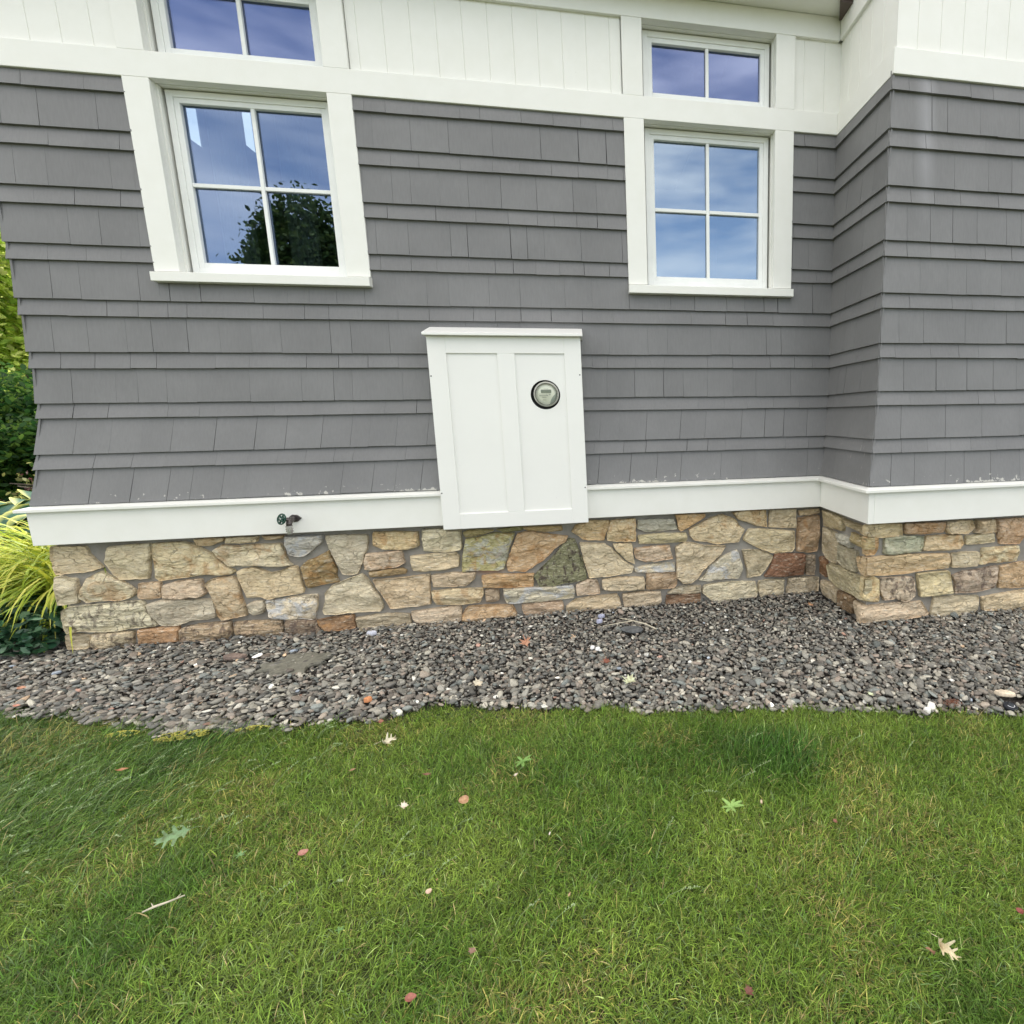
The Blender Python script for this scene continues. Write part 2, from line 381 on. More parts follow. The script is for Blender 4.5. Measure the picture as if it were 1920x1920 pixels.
x1 = base[..., 0] * ca[:, None] - base[..., 1] * sa[:, None]; y1 = base[..., 0] * sa[:, None] + base[..., 1] * ca[:, None]; z1 = base[..., 2]
ax, ay = np.cos(td)[:, None], np.sin(td)[:, None]; ct, st = np.cos(tilt)[:, None], np.sin(tilt)[:, None]
u = x1 * ax + y1 * ay; w = -x1 * ay + y1 * ax; u2 = u * ct + z1 * st; z2 = -u * st + z1 * ct
Vs[..., 0] = u2 * ax - w * ay + PX[:, None]; Vs[..., 1] = u2 * ay + w * ax + PY[:, None]
ground_h = (fbm(PX * 3, PY * 3, 9) - .5) * .03 - .012
Vs[..., 2] = z2 + (ground_h + rng.uniform(0, .022, n) + size * .3)[:, None]
Fa = (IF[None] + (np.arange(n) * len(IV))[:, None, None]).reshape(-1, 3)
CC = np.repeat(pc, len(IV), 0)
tag(mesh_np('gravel', Vs.reshape(-1, 3), Fa, attrmat('shale_pebbles', .78, .22, 140, .0012, spec=.3), None, CC, False), label='grey shale gravel bed along the stone foundation', cat='gravel', kind='stuff')

# ---------------------------------------------------------------- the house
house = tag(empty('house'), 'grey shingled house with white trim, stone base and a projecting right wing', 'house')
X5, YR, XL = 1.645, -.58, -2.745           # shingle planes: main y=.02, return wall x=X5, right wing y=YR, left end x=XL
FZ = [.60, .83, 1.01, 1.09, 1.28, 1.36, 1.6, 9]; FV = [.085, .068, .044, .033, .010, .004, 0, 0]
def flare(z): return float(np.interp(z, FZ, FV))
LINES = [.829, 1.011, 1.090, 1.274, 1.352, 1.530, 1.609, 1.791, 1.872, 2.057, 2.137, 2.322, 2.403, 2.588, 2.671, 2.848, 2.93]
GREY = lin((118, 118, 118))[:3]
def mk_shingles(name, u0f, u1f, place, seed, holes=()):
    """u0f/u1f: ends of the run at a height, place(u, out, z) -> world point; out = distance outwards from the wall plane"""
    rd = random.Random(seed); mb = MB()
    for i in range(len(LINES) - 1):
        zb, zt = LINES[i], LINES[i + 1] + .012
        fb, ft = flare(zb), flare(zt)
        ua, ub = u0f(zb), u1f(zb); ta, tb = u0f(zt), u1f(zt)
        cuts = [0.0]; L = ub - ua
        while True:
            w = rd.choice([.10, .13, .15, .16, .19, .22, .26]) * rd.uniform(.88, 1.1)
            if cuts[-1] + w > L - .05: break
            cuts.append(cuts[-1] + w)
        cuts.append(L)
        wave = rd.uniform(0, 9)
        for k in range(len(cuts) - 1):
            a, b = cuts[k] / L, cuts[k + 1] / L
            g = rd.choice([.0002, .0003, .0005, .0008, .0012, .0022]); gw = rd.uniform(-.6, .6) * g
            g0 = g / L if k > 0 else 0; g1 = g / L if k < len(cuts) - 2 else 0
            th = .0200 + rd.uniform(-.0005, .0008); dz = rd.uniform(-.0012, .0012) + .0018 * math.sin(wave + (ua + a * L) * 1.7)
            sh = rd.uniform(.955, 1.03); c = tuple(v * sh for v in GREY) + (1,)
            def U(t, z0): return (ua + (ub - ua) * t) if z0 else (ta + (tb - ta) * t)
            A, B = U(a + g0, 1), U(b - g1, 1); C_, D_ = U(a + g0 * .5, 0), U(b - g1 * .5, 0)
            # clip against window trim
            spans = [(A, B, C_, D_)]; low = []
            for (h0, h1, hz0, hz1) in holes:
                if zb < hz0 < zt and B > h0 and A < h1:
                    low.append((max(A, h0), min(B, h1), hz0))
                if hz0 < zt and zb < hz1:
                    ns = []
                    for (p, q, r, s) in spans:
                        if q <= h0 or p >= h1: ns.append((p, q, r, s)); continue
                        if p < h0: ns.append((p, h0, r, h0))
                        if q > h1: ns.append((h1, q, h1, s))
                    spans = ns
            for (p, q, ztop) in low:
                if q - p < .004: continue
                pts = [place(p, fb, zb + dz), place(q, fb, zb + dz), place(p, fb + th, zb + dz), place(q, fb + th, zb + dz),
                       place(p, ft - .004, ztop), place(q, ft - .004, ztop), place(p, ft + th * .5, ztop), place(q, ft + th * .5, ztop)]
                mb.add(pts, [(0, 1, 3, 2), (4, 6, 7, 5), (2, 3, 7, 6), (0, 4, 5, 1), (0, 2, 6, 4), (1, 5, 7, 3)], c)
            for (p, q, r, s) in spans:
                if q - p < .004: continue
                pts = [place(p, fb, zb + dz), place(q, fb, zb + dz), place(p, fb + th, zb + dz), place(q, fb + th, zb + dz),
                       place(r, ft - .004, zt), place(s, ft - .004, zt), place(r, ft + .0015, zt), place(s, ft + .0015, zt)]
                mb.add(pts, [(0, 1, 3, 2), (4, 6, 7, 5), (2, 3, 7, 6), (0, 4, 5, 1), (0, 2, 6, 4), (1, 5, 7, 3)], c)
    return mb.build(name, M_SHIN, house)
W1C, W2C = -1.6165, .838
holes = [(W1C - .5155, W1C + .5155, 1.9, 3.0), (W2C - .518, W2C + .518, 1.9, 3.0)]
HOL = [(h[0], h[1], 2.0, 3.0) for h in holes]
HOL[0] = (-2.124, -1.101, 1.965, 3); HOL[1] = (.324, 1.352, 1.965, 3)
mk_shingles('shingle_siding', lambda z: XL - flare(z) - .012, lambda z: X5 - flare(z), lambda u, o_, z: (u, .02 - o_, z), 3, HOL)
mk_shingles('shingle_siding', lambda z: -.02 + flare(z), lambda z: -YR + flare(z) + .012, lambda u, o_, z: (X5 - o_, -u, z), 5)
mk_shingles('shingle_siding', lambda z: X5 - flare(z) - .012, lambda z: 4.6, lambda u, o_, z: (u, YR - o_, z), 8)
mk_shingles('shingle_siding', lambda z: -6.0, lambda z: -.02 + flare(z) + .012, lambda u, o_, z: (XL - o_, -(u + 0), z) if True else None, 11)
# sheathing just behind the shingles, and the wall bodies
mb = MB()
def flare_prism(axis, a0, a1, f):  # f(out,z) -> 2D point in the two other axes
    zs = [.62, .83, 1.01, 1.09, 1.28, 1.36, 1.6, 2.94]
    poly = [f(flare(z) - .003, z) for z in zs] + [f(-.05, 2.94), f(-.05, .62)]
    mb.prism(poly, axis, a0, a1)
zs = [.62, .83, 1.01, 1.09, 1.28, 1.36, 1.6]
zw = zs + [1.985]
poly = [(.02 - flare(z) + .003, z) for z in zw] + [(.12, 1.985), (.12, .62)]
mb.prism(poly, 0, XL, X5)
cols = [(XL, -2.06), (-1.17, .39), (1.285, X5)]
for a, b in cols: mb.box(a, b, .023, .12, 1.985, 2.95)
mb.prism([(X5 - flare(z) + .003, z) for z in zs + [2.94]] + [(X5 + .1, 2.94), (X5 + .1, .62)], 1, YR + .1, .023) if False else None
mb.add([(X5 - flare(z) + .003, .02 - flare(z), z) for z in zs + [2.94]] + [(X5 - flare(z) + .003, YR - flare(z) + .003, z) for z in zs + [2.94]] + [(5.2, YR - flare(z) + .003, z) for z in zs + [2.94]],
       [(i, i + 1, i + 9, i + 8) for i in range(7)] + [(8 + i, 9 + i, 17 + i, 16 + i) for i in range(7)])
mb.add([(XL - flare(z) + .003, .02 - flare(z), z) for z in zs + [2.94]] + [(XL - flare(z) + .003, 6, z) for z in zs + [2.94]], [(i, i + 1, i + 9, i + 8) for i in range(7)])
mb.build('sheathing', M_DARKBACK, house)

# white boards -------------------------------------------------------
def trim(name, boxes, mat=None, bevel=.0025, label=None, parent=None):
    mb = MB()
    for b in boxes: mb.box(*b)
    o = mb.build(name, mat or M_TRIM, parent or house, bevel=bevel)
    if label: o['label'] = label
    return o
BB0, BB1, FR0, FR1 = 2.921, 3.040, 3.432, 3.554
trim('belly_board', [(XL - .02, 1.635, 0, .05, BB0, BB1)])
trim('belly_board', [(1.635, 1.68, YR + .001, .05, BB0, BB1)])
trim('belly_board', [(1.635, 5.2, YR - .02, YR + .001, BB0, BB1)])
trim('frieze_board', [(XL - .02, 1.6345, -.002, .05, FR0, FR1)])
trim('frieze_board', [(1.6345, 1.68, YR + .02, -.002, FR0, FR1)])
def boards(name, lines, z0, z1, place, gap=.0048):
    mb = MB(); top = [(lines[0], 0)]
    for x in lines[1:-1]: top += [(x - gap / 2, 0), (x - gap / 8, .003), (x + gap / 8, .003), (x + gap / 2, 0)]
    top.append((lines[-1], 0)); n_ = len(top)
    mb.add([place(p[0], p[1], z0) for p in top] + [place(p[0], p[1], z1) for p in top], [(i, i + 1, n_ + i + 1, n_ + i) for i in range(n_ - 1)])
    return mb.build(name, M_BOARD, house)
ms = [-1.046 + .1305 * k for k in range(-13, 21)]
def seg(a, b, ls): return [a] + [x for x in ls if a + .015 < x < b - .015] + [b]
boards('vertical_siding', [-2.766, -2.622, -2.491, -2.361, -2.232, -2.129], BB1, FR0, lambda u, d, z: (u, .020 + d, z))
boards('vertical_siding', seg(-1.096, .319, ms), BB1, FR0, lambda u, d, z: (u, .020 + d, z))
boards('vertical_siding', [1.357, 1.419, 1.549, 1.657], BB1, FR0, lambda u, d, z: (u, .020 + d, z))
boards('vertical_siding', [.02 - .60 + .0] + [-.579 + .0] if False else [-.5815] + [-.456, -.334, -.212, -.092, .02], BB1, FR0, lambda u, d, z: (1.655 + d, u, z))
boards('vertical_siding', [1.6555] + [1.77 + .1297 * k for k in range(26)], BB1, 5.0, lambda u, d, z: (u, YR - .002 + d, z))
trim('wall_sheathing_upper' if False else 'upper_wall', [(XL, -2.05, .035, .12, 2.99, 3.9), (-1.18, .40, .035, .12, 2.99, 3.9), (1.275, 1.75, .035, .12, 2.99, 3.9),
    (-2.05, -1.18, .06, .12, 3.46, 3.9), (.40, 1.275, .06, .12, 3.46, 3.9), (-2.05, -1.18, .06, .12, 2.95, 3.02), (.40, 1.275, .06, .12, 2.95, 3.02)], M_BOARD, 0)
trim('wing_wall', [(1.67, 5.2, YR + .013, YR + .06, .62, 5.0), (1.67, 1.75, YR + .06, .035, 2.95, 5.0), (1.66, 1.75, YR + .06, .035, .62, 2.95)], M_BOARD, 0)

# windows ------------------------------------------------------------
def window(cx, z0, z1, lower, glass, label):
    """z0,z1: clear opening between the boards; the window is one part, its pieces are sub-parts"""
    h = .398; fz0, fz1 = z0 + .012, z1 - .006
    fw = .385; y = .082
    fr = MB(); b = .030
    bb = .030
    fr.box(cx - fw, cx - fw + b, y, y + .06, fz0, fz1); fr.box(cx + fw - b, cx + fw, y, y + .06, fz0, fz1)
    fr.box(cx - fw + b, cx + fw - b, y, y + .06, fz1 - b, fz1); fr.box(cx - fw + b, cx + fw - b, y, y + .06, fz0, fz0 + bb)
    w = fr.build('window', M_VINYL, house, bevel=.0015); w['label'] = label
    # sash, set 4 mm back
    s = MB(); gx0, gx1 = cx - .330, cx + .330; gz0 = fz0 + .058; gz1 = fz1 - .055; ys = y + .006
    s.box(cx - fw + b, gx0, ys, y + .055, fz0 + bb, fz1 - b); s.box(gx1, cx + fw - b, ys, y + .055, fz0 + bb, fz1 - b)
    s.box(gx0, gx1, ys, y + .055, gz1, fz1 - b); s.box(gx0, gx1, ys, y + .055, fz0 + bb, gz0)
    s.build('sash', M_VINYL, w, bevel=.002)
    p = MB(); p.box(gx0 - .002, gx1 + .002, y + .028, y + .032, gz0 - .002, gz1 + .002); p.build('pane', glass, w)
    mu = MB(); mw = .0095
    mu.box(cx - mw, cx + mw, y + .008, y + .0275, gz0, gz1)
    if lower:
        zm = (gz0 + gz1) / 2
        mu.box(gx0, cx - mw, y + .010, y + .0275, zm - mw, zm + mw); mu.box(cx + mw, gx1, y + .010, y + .0275, zm - mw, zm + mw)
    mu.build('muntin', M_VINYL, w, bevel=.002)
    j = MB(); jw = .016
    j.box(cx - h - jw, cx - h, .032, .14, z0 - .01, z1 + .015); j.box(cx + h, cx + h + jw, .032, .14, z0 - .01, z1 + .015)
    j.box(cx - h, cx + h, .052, .14, z1, z1 + .015)
    # screen track and stop along the jambs
    j.box(cx - h, cx - h + .006, .050, .070, z0, z1); j.box(cx + h - .006, cx + h, .050, .070, z0, z1)
    j.box(cx - h, cx + h, .060, .14, z0 - .012, z0 + .006)
    j.build('jamb', M_TRIM, w, bevel=.001)
    for x0, x1 in ((cx - h - .115, cx - h), (cx + h, cx + h + .119)):
        c = MB(); c.box(x0 if x0 < cx - h else x0, x1, .0005, .032, z0 if lower else BB1, z1); c.build('casing', M_TRIM, w, bevel=.002)
    if lower:
        c = MB(); c.prism([(-.034, 1.962), (.03, 1.962), (.09, 1.985), (.09, 2.022), (.04, 2.018), (-.034, 2.007)], 0, cx - .514, cx + .520)
        c.build('sill', M_TRIM, w, bevel=.002)
    return w
window(W1C, 2.017, BB0, True, M_GLASS, 'tall four-pane window at the left, reflecting a tree')
window(W2C, 2.017, BB0, True, M_GLASS_R, 'tall four-pane window at the right, reflecting only sky')
window(W1C, BB1, FR0, False, M_GLASS_UP, 'low two-pane window above the left tall window')
window(W2C, BB1, FR0, False, M_GLASS_UP, 'low two-pane window above the right tall window')

# skirt board and its drip ledge ---------------------------------------
SK0, SK1 = .618, .797
mb = MB(); mb.box(-2.838, 1.5535, -.081, -.045, SK0, SK1 + .004); mb.build('skirt_board', M_TRIM, house, bevel=.0025)
mb = MB(); mb.box(1.554, 1.59, -.6815, -.0455, SK0, SK1 + .004); mb.build('skirt_board', M_TRIM, house, bevel=.002)
mb = MB(); mb.box(1.5905, 5.2, -.681, -.645, SK0, SK1 + .004); mb.build('skirt_board', M_TRIM, house, bevel=.002)
mb = MB(); mb.box(-2.8375, -2.80, -.0445, 6, SK0, SK1 + .004); mb.build('skirt_board', M_TRIM, house, bevel=.0025)
# ledge: mitred profile swept round the corners; (out, z) from the shingle planes
prof = [(.126, .797), (.126, .812), (.060, .829), (.03, .829), (.03, .797)]
def ledge(pts):  # pts: function of 'out' -> corner points
    vs = []; k = len(prof)
    path = lambda o_: [(-2.745 - o_, 6.0), (-2.745 - o_, .02 - o_), (1.645 - o_, .02 - o_), (1.645 - o_, -.58 - o_), (5.2, -.58 - o_)]
    m = MB(); n_ = 5
    for (o_, z) in prof:
        for p in path(o_): vs.append((p[0], p[1], z))
    fs = []
    for i in range(k):
        j = (i + 1) % k
        for q in range(n_ - 1): fs.append((i * n_ + q, i * n_ + q + 1, j * n_ + q + 1, j * n_ + q))
    m.add(vs, fs); return m
lg = ledge(None).build('drip_ledge', M_TRIM, house, bevel=.0015)

# soffits, roof, body --------------------------------------------------
tm = MB(); tm.box(XL - .3, 1.6345, -.155, .05, 3.556, 3.576); tm.build('soffit', M_TRIM, house)
mb = MB(); mb.prism([(1.622, -.010), (1.633, -.02), (1.633, -.15), (1.555, -.15)], 2, 3.530, 3.5555); mb.build('flashing', M_BROWN, house)
mb = MB(); mb.box(XL - .3, 1.6345, -.175, -.156, 3.550, 3.70); mb.build('fascia', M_BROWN, house)
mb = MB()
mb.add([(XL - .35, -.20, 3.70), (1.66, -.20, 3.70), (1.66, 3.5, 7.6), (XL - .35, 3.5, 7.6), (XL - .35, 7.4, 3.6), (1.66, 7.4, 3.6)], [(0, 1, 2, 3), (3, 2, 5, 4)])
mb.add([(XL - .35, -.22, 3.74), (1.66, -.22, 3.74), (1.66, 3.5, 7.7), (XL - .35, 3.5, 7.7), (XL - .35, 7.4, 3.68), (1.66, 7.4, 3.68)], [(0, 1, 2, 3), (3, 2, 5, 4)])
mb.add([(1.3, -1.0, 5.0), (6.0, -1.0, 5.0), (6.0, 3.0, 8.2), (1.3, 3.0, 8.2), (1.3, 7.4, 5.0), (6.0, 7.4, 5.0)], [(0, 1, 2, 3), (3, 2, 5, 4)])
mb.build('roof', M_ROOF, house)  # upper roof is unseen, ridge height shaped so its shadow covers the lawn
mb = MB()   # gable wall on the left, back walls, wing walls, floor; the left wall keeps two openings
mb.add([(XL + .02, y, z) for y, z in ((.12, .1), (7, .1), (7, 3.6), (3.5, 7.55), (.12, 3.9))], [(0, 1, 2, 3, 4)]) if False else None
yz = [(.12, 1.36), (1.50, 2.09), (2.24, 7.0)]
for a, b in yz: mb.box(XL + .09, XL + .1, a, b, .1, 3.9)
for a, b, zl, zh in ((1.36, 1.50, 3.24, 3.50), (2.09, 2.24, 3.53, 3.85)): mb.box(XL + .09, XL + .1, a, b, .1, zl); mb.box(XL + .09, XL + .1, a, b, zh, 3.9)
mb.add([(XL + .05, -.0, 3.9), (XL + .05, 7, 3.9), (XL + .05, 3.5, 7.55)], [(0, 1, 2)])
mb.box(XL, 5.2, 7.0, 7.1, .1, 5.0); mb.box(5.2, 5.3, YR, 7.1, .1, 5.0)
mb.box(1.76, 1.80, .035, 7, .1, 5.0)
mb.box(XL + .1, 1.76, .12, 7, .5, .6)
mb.box(XL + .1, 1.76, 3.4, 3.5, .6, 3.9)
mb.build('interior_wall', M_ROOM, house)

# stone foundation ------------------------------------------------------
mb = MB()
def grid_wall(x0, x1, z0, z1, place):
    nx = max(2, int((x1 - x0) / .02)); nz = max(2, int((z1 - z0) / .02)); vs = []
    for j in range(nz + 1):
        for i in range(nx + 1):
            a = x0 + (x1 - x0) * i / nx; z = z0 + (z1 - z0) * j / nz
            p = place(a, 0, z); d = (noise.noise(Vector(p) * 9) * .004 + noise.noise(Vector(p) * 33) * .002) * (0 if i in (0, nx) else 1)
            vs.append(place(a, d, z))
    mb.add(vs, [(j * (nx + 1) + i, j * (nx + 1) + i + 1, (j + 1) * (nx + 1) + i + 1, (j + 1) * (nx + 1) + i) for j in range(nz) for i in range(nx)])
grid_wall(-2.801, 1.614, -.05, .64, lambda a, d, z: (a, .002 - d, z))
grid_wall(-.002, .598, -.05, .64, lambda a, d, z: (1.614 - d, -a, z))
grid_wall(1.614, 5.2, -.05, .64, lambda a, d, z: (a, -.598 - d, z))
grid_wall(-6, -.002, -.05, .64, lambda a, d, z: (-2.801 - d, -a, z))
mb.build('mortar', M_MORT, house, smooth=True)
ST_MAIN=[([-2820,599,-2668,587,-2655,542,-2627,491,-2605,467,-2658,455,-2700,446,-2765,446,-2822,440,-2826,475,-2827,539],(200,182,150),0),
([-2555,580,-2363,588,-2366,528,-2386,469,-2400,391,-2456,395,-2532,393,-2556,425,-2567,461,-2589,498,-2567,531],(192,180,150),0),
([-2344,587,-2198,586,-2153,568,-2079,510,-2038,461,-2012,427,-1981,412,-1975,399,-1997,388,-2048,386,-2113,398,-2179,392,-2267,384,-2341,374,-2357,396,-2352,467,-2349,542],(205,190,150),1),
([-2828,430,-2805,426,-2739,409,-2738,369,-2752,279,-2795,275,-2842,271,-2838,361],(195,185,160),0),
([-2682,409,-2637,436,-2611,444,-2561,395,-2537,389,-2508,361,-2483,334,-2483,308,-2508,284,-2556,275,-2609,282,-2663,282,-2705,275,-2730,297,-2739,313,-2716,357],(214,202,172),1),
([-2449,362,-2351,364,-2360,277,-2412,274,-2463,278,-2464,311],(190,160,130),0),
([-2330,347,-2261,363,-2152,368,-2145,328,-2135,288,-2169,264,-2201,272,-2250,266,-2340,273,-2340,312],(190,166,145),0),
([-2826,239,-2798,257,-2708,260,-2604,259,-2507,266,-2460,265,-2444,238,-2428,200,-2398,116,-2459,114,-2544,111,-2609,104,-2692,109,-2773,117,-2827,106,-2833,153,-2831,209],(196,192,168),2),
([-2426,241,-2363,259,-2200,249,-2103,249,-2101,187,-2105,140,-2146,133,-2217,136,-2272,118,-2308,110,-2368,118,-2408,167],(178,170,155),0),
([-2830,96,-2729,87,-2724,76,-2737,17,-2774,16,-2832,19,-2835,61],(180,165,140),0),
([-2717,93,-2628,90,-2522,91,-2529,47,-2540,5,-2625,6,-2710,1,-2730,19],(200,182,150),2),
([-2498,96,-2397,100,-2301,102,-2314,12,-2410,14,-2506,7],(182,132,86),0),
([-2291,82,-2258,95,-2178,101,-2043,105,-2038,48,-2049,11,-2191,11,-2297,8],(165,140,112),2),
([-2144,600,-1999,599,-2006,582,-2039,574,-2076,561,-2128,566],(200,170,125),1),
([-1985,601,-1835,597,-1844,567,-1908,568,-1992,568],(200,182,150),0),
([-1810,599,-1705,595,-1716,578,-1791,577],(180,150,110),0),
([-2065,529,-2016,557,-1938,547,-1821,550,-1720,549,-1715,496,-1706,459,-1696,432,-1679,418,-1748,414,-1837,429,-1926,435,-1997,437,-2008,453,-2039,486],(214,202,172),1),
([-1694,587,-1504,586,-1511,539,-1547,517,-1598,473,-1636,468,-1684,484,-1692,537],(172,176,182),5),
([-1637,401,-1594,436,-1530,461,-1475,492,-1468,427,-1448,372,-1460,335,-1445,299,-1521,294,-1608,273,-1620,331],(140,114,64),1),
([-1483,580,-1385,579,-1262,572,-1265,527,-1289,458,-1309,406,-1339,343,-1374,337,-1420,346,-1434,393,-1462,480,-1476,524],(186,178,160),0),
([-1962,398,-1929,411,-1875,415,-1841,402,-1803,376,-1752,383,-1694,408,-1657,408,-1650,349,-1636,278,-1642,246,-1705,243,-1771,235,-1823,223,-1870,246,-1930,242,-1945,297,-1959,356],(203,182,145),0),
([-2128,337,-2096,361,-2037,372,-1984,368,-1967,335,-1965,251,-1955,191,-1948,137,-2004,131,-2073,118,-2089,149,-2095,245,-2114,299],(198,175,142),1),
([-1935,200,-1893,213,-1856,212,-1853,172,-1865,146,-1912,136,-1932,157],(178,170,155),0),
([-1840,214,-1755,217,-1661,226,-1571,232,-1579,165,-1605,82,-1677,94,-1747,92,-1797,104,-1831,126,-1839,170],(196,184,165),5),
([-1521,236,-1486,275,-1396,309,-1316,338,-1291,295,-1267,249,-1234,191,-1220,129,-1238,102,-1340,108,-1399,108,-1486,102,-1538,109,-1547,134,-1524,188],(202,192,168),0),
([-2019,100,-1908,95,-1780,89,-1777,40,-1787,2,-1875,-1,-1967,-3,-2012,4,-2023,52],(165,140,112),2),
([-1753,87,-1594,75,-1592,33,-1556,-3,-1582,-29,-1636,-35,-1699,-12,-1754,4],(128,108,92),2),
([-1585,72,-1488,85,-1391,88,-1385,9,-1473,0,-1550,2,-1579,38],(152,112,75),1),
([-1374,69,-1270,77,-1156,78,-1077,66,-1076,-3,-1155,-13,-1254,-9,-1358,-11,-1369,24],(176,162,138),0),
([-1225,588,-985,575,-987,493,-998,483,-1058,473,-1132,478,-1180,484,-1238,509],(206,182,132),1),
([-956,589,-837,588,-821,571,-742,569,-747,454,-800,449,-862,444,-911,456,-956,459,-960,524],(205,197,168),0),
([-1279,458,-1182,459,-1084,467,-1083,418,-1074,390,-1118,371,-1177,369,-1241,360,-1293,366,-1291,415],(190,166,145),1),
([-1276,349,-1168,355,-1099,358,-1071,345,-1078,324,-1172,319,-1269,318],(150,122,76),0),
([-1038,428,-913,434,-786,437,-768,413,-773,347,-846,335,-947,331,-1027,337,-1040,376],(200,182,150),0),
([-716,515,-626,521,-547,544,-432,535,-445,494,-470,445,-485,378,-510,317,-542,311,-667,319,-750,314,-742,389,-729,455],(162,158,96),4),
([-726,555,-699,570,-550,564,-556,553,-651,534,-713,526],(160,145,90),0),
([-535,566,-382,574,-384,552,-494,547],(130,130,75),0),
([-411,531,-363,541,-231,518,-110,497,-125,463,-198,422,-250,368,-323,321,-379,286,-485,298,-487,349,-455,432],(192,154,110),1),
([-1255,298,-1159,296,-1055,300,-941,308,-951,225,-953,123,-1042,117,-1177,114,-1197,166,-1221,218,-1246,259],(192,168,136),0),
([-929,302,-807,307,-679,303,-687,261,-736,225,-829,224,-921,228,-927,268],(190,168,142),0),
([-641,278,-565,284,-460,273,-332,270,-339,189,-439,191,-545,196,-634,203],(188,148,98),1),
([-938,201,-831,204,-645,198,-640,161,-667,111,-761,107,-915,117,-932,156],(200,182,145),1),
([-625,188,-551,182,-550,116,-588,107,-625,108],(150,130,110),0),
([-517,183,-358,182,-223,177,-96,176,-84,128,-94,93,-200,91,-337,89,-472,84,-504,92,-517,133],(186,182,165),5),
([-1063,82,-943,88,-788,98,-777,68,-786,0,-850,-21,-953,-20,-1028,-4,-1060,30],(185,165,145),0),
([-754,66,-732,88,-606,83,-473,74,-451,5,-478,-4,-611,7,-681,-10,-775,-4,-772,33],(180,145,105),1),
([-414,72,-310,76,-167,75,-159,27,-172,-8,-260,-6,-370,-11,-407,13],(175,145,120),0),
([-377,571,-147,567,-141,538,-230,535,-336,546,-373,560],(178,150,95),0),
([-84,526,-49,567,23,578,29,589,153,585,146,539,125,506,115,460,40,465,-15,474,-47,504],(198,168,118),1),
([-103,482,-70,474,-46,401,-27,341,-8,252,-7,211,-72,201,-139,197,-206,185,-299,186,-317,234,-327,258,-281,301,-212,365,-149,436],(118,122,88),3),
([-38,452,39,442,122,431,161,399,204,355,237,312,299,272,286,231,143,221,13,218,-6,299,-25,382],(202,186,156),0),
([165,584,320,588,316,442,236,447,137,456,142,505],(204,180,135),1),
([334,578,567,572,579,545,590,503,496,502,380,500,335,523],(168,172,165),0),
([337,476,438,479,648,476,657,446,647,419,494,420,344,423],(182,172,132),0),
([173,428,292,426,293,367,308,289,260,316,216,366,183,398],(200,180,142),0),
([311,390,378,394,541,399,540,363,560,308,462,303,375,300,315,330],(190,166,145),1),
([310,259,374,273,503,282,568,280,570,223,490,222,396,226,315,232],(196,188,168),5),
([-73,175,1,204,62,197,69,152,76,106,-4,110,-68,103],(190,166,145),0),
([96,197,199,205,361,196,371,153,364,117,254,119,127,123,94,144],(192,174,145),0),
([385,221,579,207,583,137,565,107,429,109,379,113],(160,132,104),0),
([-141,38,-78,80,24,87,184,95,199,45,212,8,163,-6,20,3,-59,-5,-133,-8],(192,170,138),0),
([224,92,340,94,469,90,477,22,450,0,338,3,230,6],(176,158,135),0),
([517,71,565,101,619,112,746,109,745,59,618,63],(155,145,125),0),
([516,56,742,53,739,-6,509,1],(125,92,68),0),
([585,600,777,596,774,576,684,527,613,490,602,514],(200,160,102),1),
([672,498,756,535,822,567,894,585,973,554,1016,503,1047,477,1029,442,1004,395,924,394,851,392,791,411,707,422,678,456],(208,188,150),1),
([582,385,641,411,707,401,761,382,915,373,887,323,820,266,759,215,728,169,686,135,625,133,584,179,586,270],(196,178,148),0),
([734,150,777,177,808,237,887,292,998,340,1017,284,1036,208,1005,142,949,149,850,147,801,139],(200,195,178),5),
([967,596,1034,604,1194,603,1202,487,1127,503,1065,528,1010,546],(200,174,128),1),
([1226,598,1408,601,1414,469,1315,478,1221,486],(192,176,146),0),
([1434,588,1575,593,1579,562,1441,551],(190,165,130),0),
([1429,530,1493,542,1580,544,1583,422,1571,298,1499,293,1424,307],(168,136,104),1),
([1078,476,1158,474,1253,460,1402,445,1407,370,1408,327,1389,303,1255,302,1160,336,1078,384,1044,405],(214,198,160),0),
([1035,335,1160,324,1252,281,1237,244,1199,191,1162,149,1124,149,1073,143,1073,206,1048,288],(180,168,140),0),
([1274,295,1483,278,1479,203,1470,133,1321,135,1193,141,1231,188,1249,243],(128,84,60),0),
([1493,268,1558,267,1556,127,1493,135],(142,126,110),0),
([770,110,912,118,1099,110,1124,108,1140,44,1131,0,1024,-4,911,-14,843,-20,800,21,758,55],(202,194,168),0),
([1153,106,1226,113,1335,108,1329,48,1324,-3,1163,-2,1153,49],(190,178,150),0),
([1367,115,1484,113,1586,106,1586,9,1454,6,1353,11,1368,71],(178,164,142),0)]
ST_SIDE=[([-58,589,-320,585,-320,503,-76,486],(165,150,112),0),
([-330,582,-511,579,-630,590,-634,536,-559,533,-532,544,-411,549],(150,135,100),0),
([-54,470,-223,469,-269,428,-259,270,-137,269,-58,303],(160,148,122),0),
([-245,471,-435,482,-435,421,-280,421],(160,166,165),0),
([-437,518,-525,512,-635,527,-639,460,-565,460,-442,459],(145,128,82),0),
([-281,405,-497,410,-497,286,-352,276,-268,294],(150,146,125),0),
([-31,257,-103,249,-130,202,-122,140,-26,144],(120,80,45),0),
([-128,223,-183,257,-403,266,-623,274,-624,152,-554,142,-393,131,-290,123,-168,143],(155,148,118),0),
([-65,105,-290,118,-276,13,-95,9],(158,144,120),0),
([-292,103,-491,120,-480,16,-299,-5],(115,90,62),0),
([-501,108,-601,110,-600,8,-527,14],(175,155,132),0),
([-517,386,-638,410,-634,301,-578,294,-540,325],(178,150,110),0)]
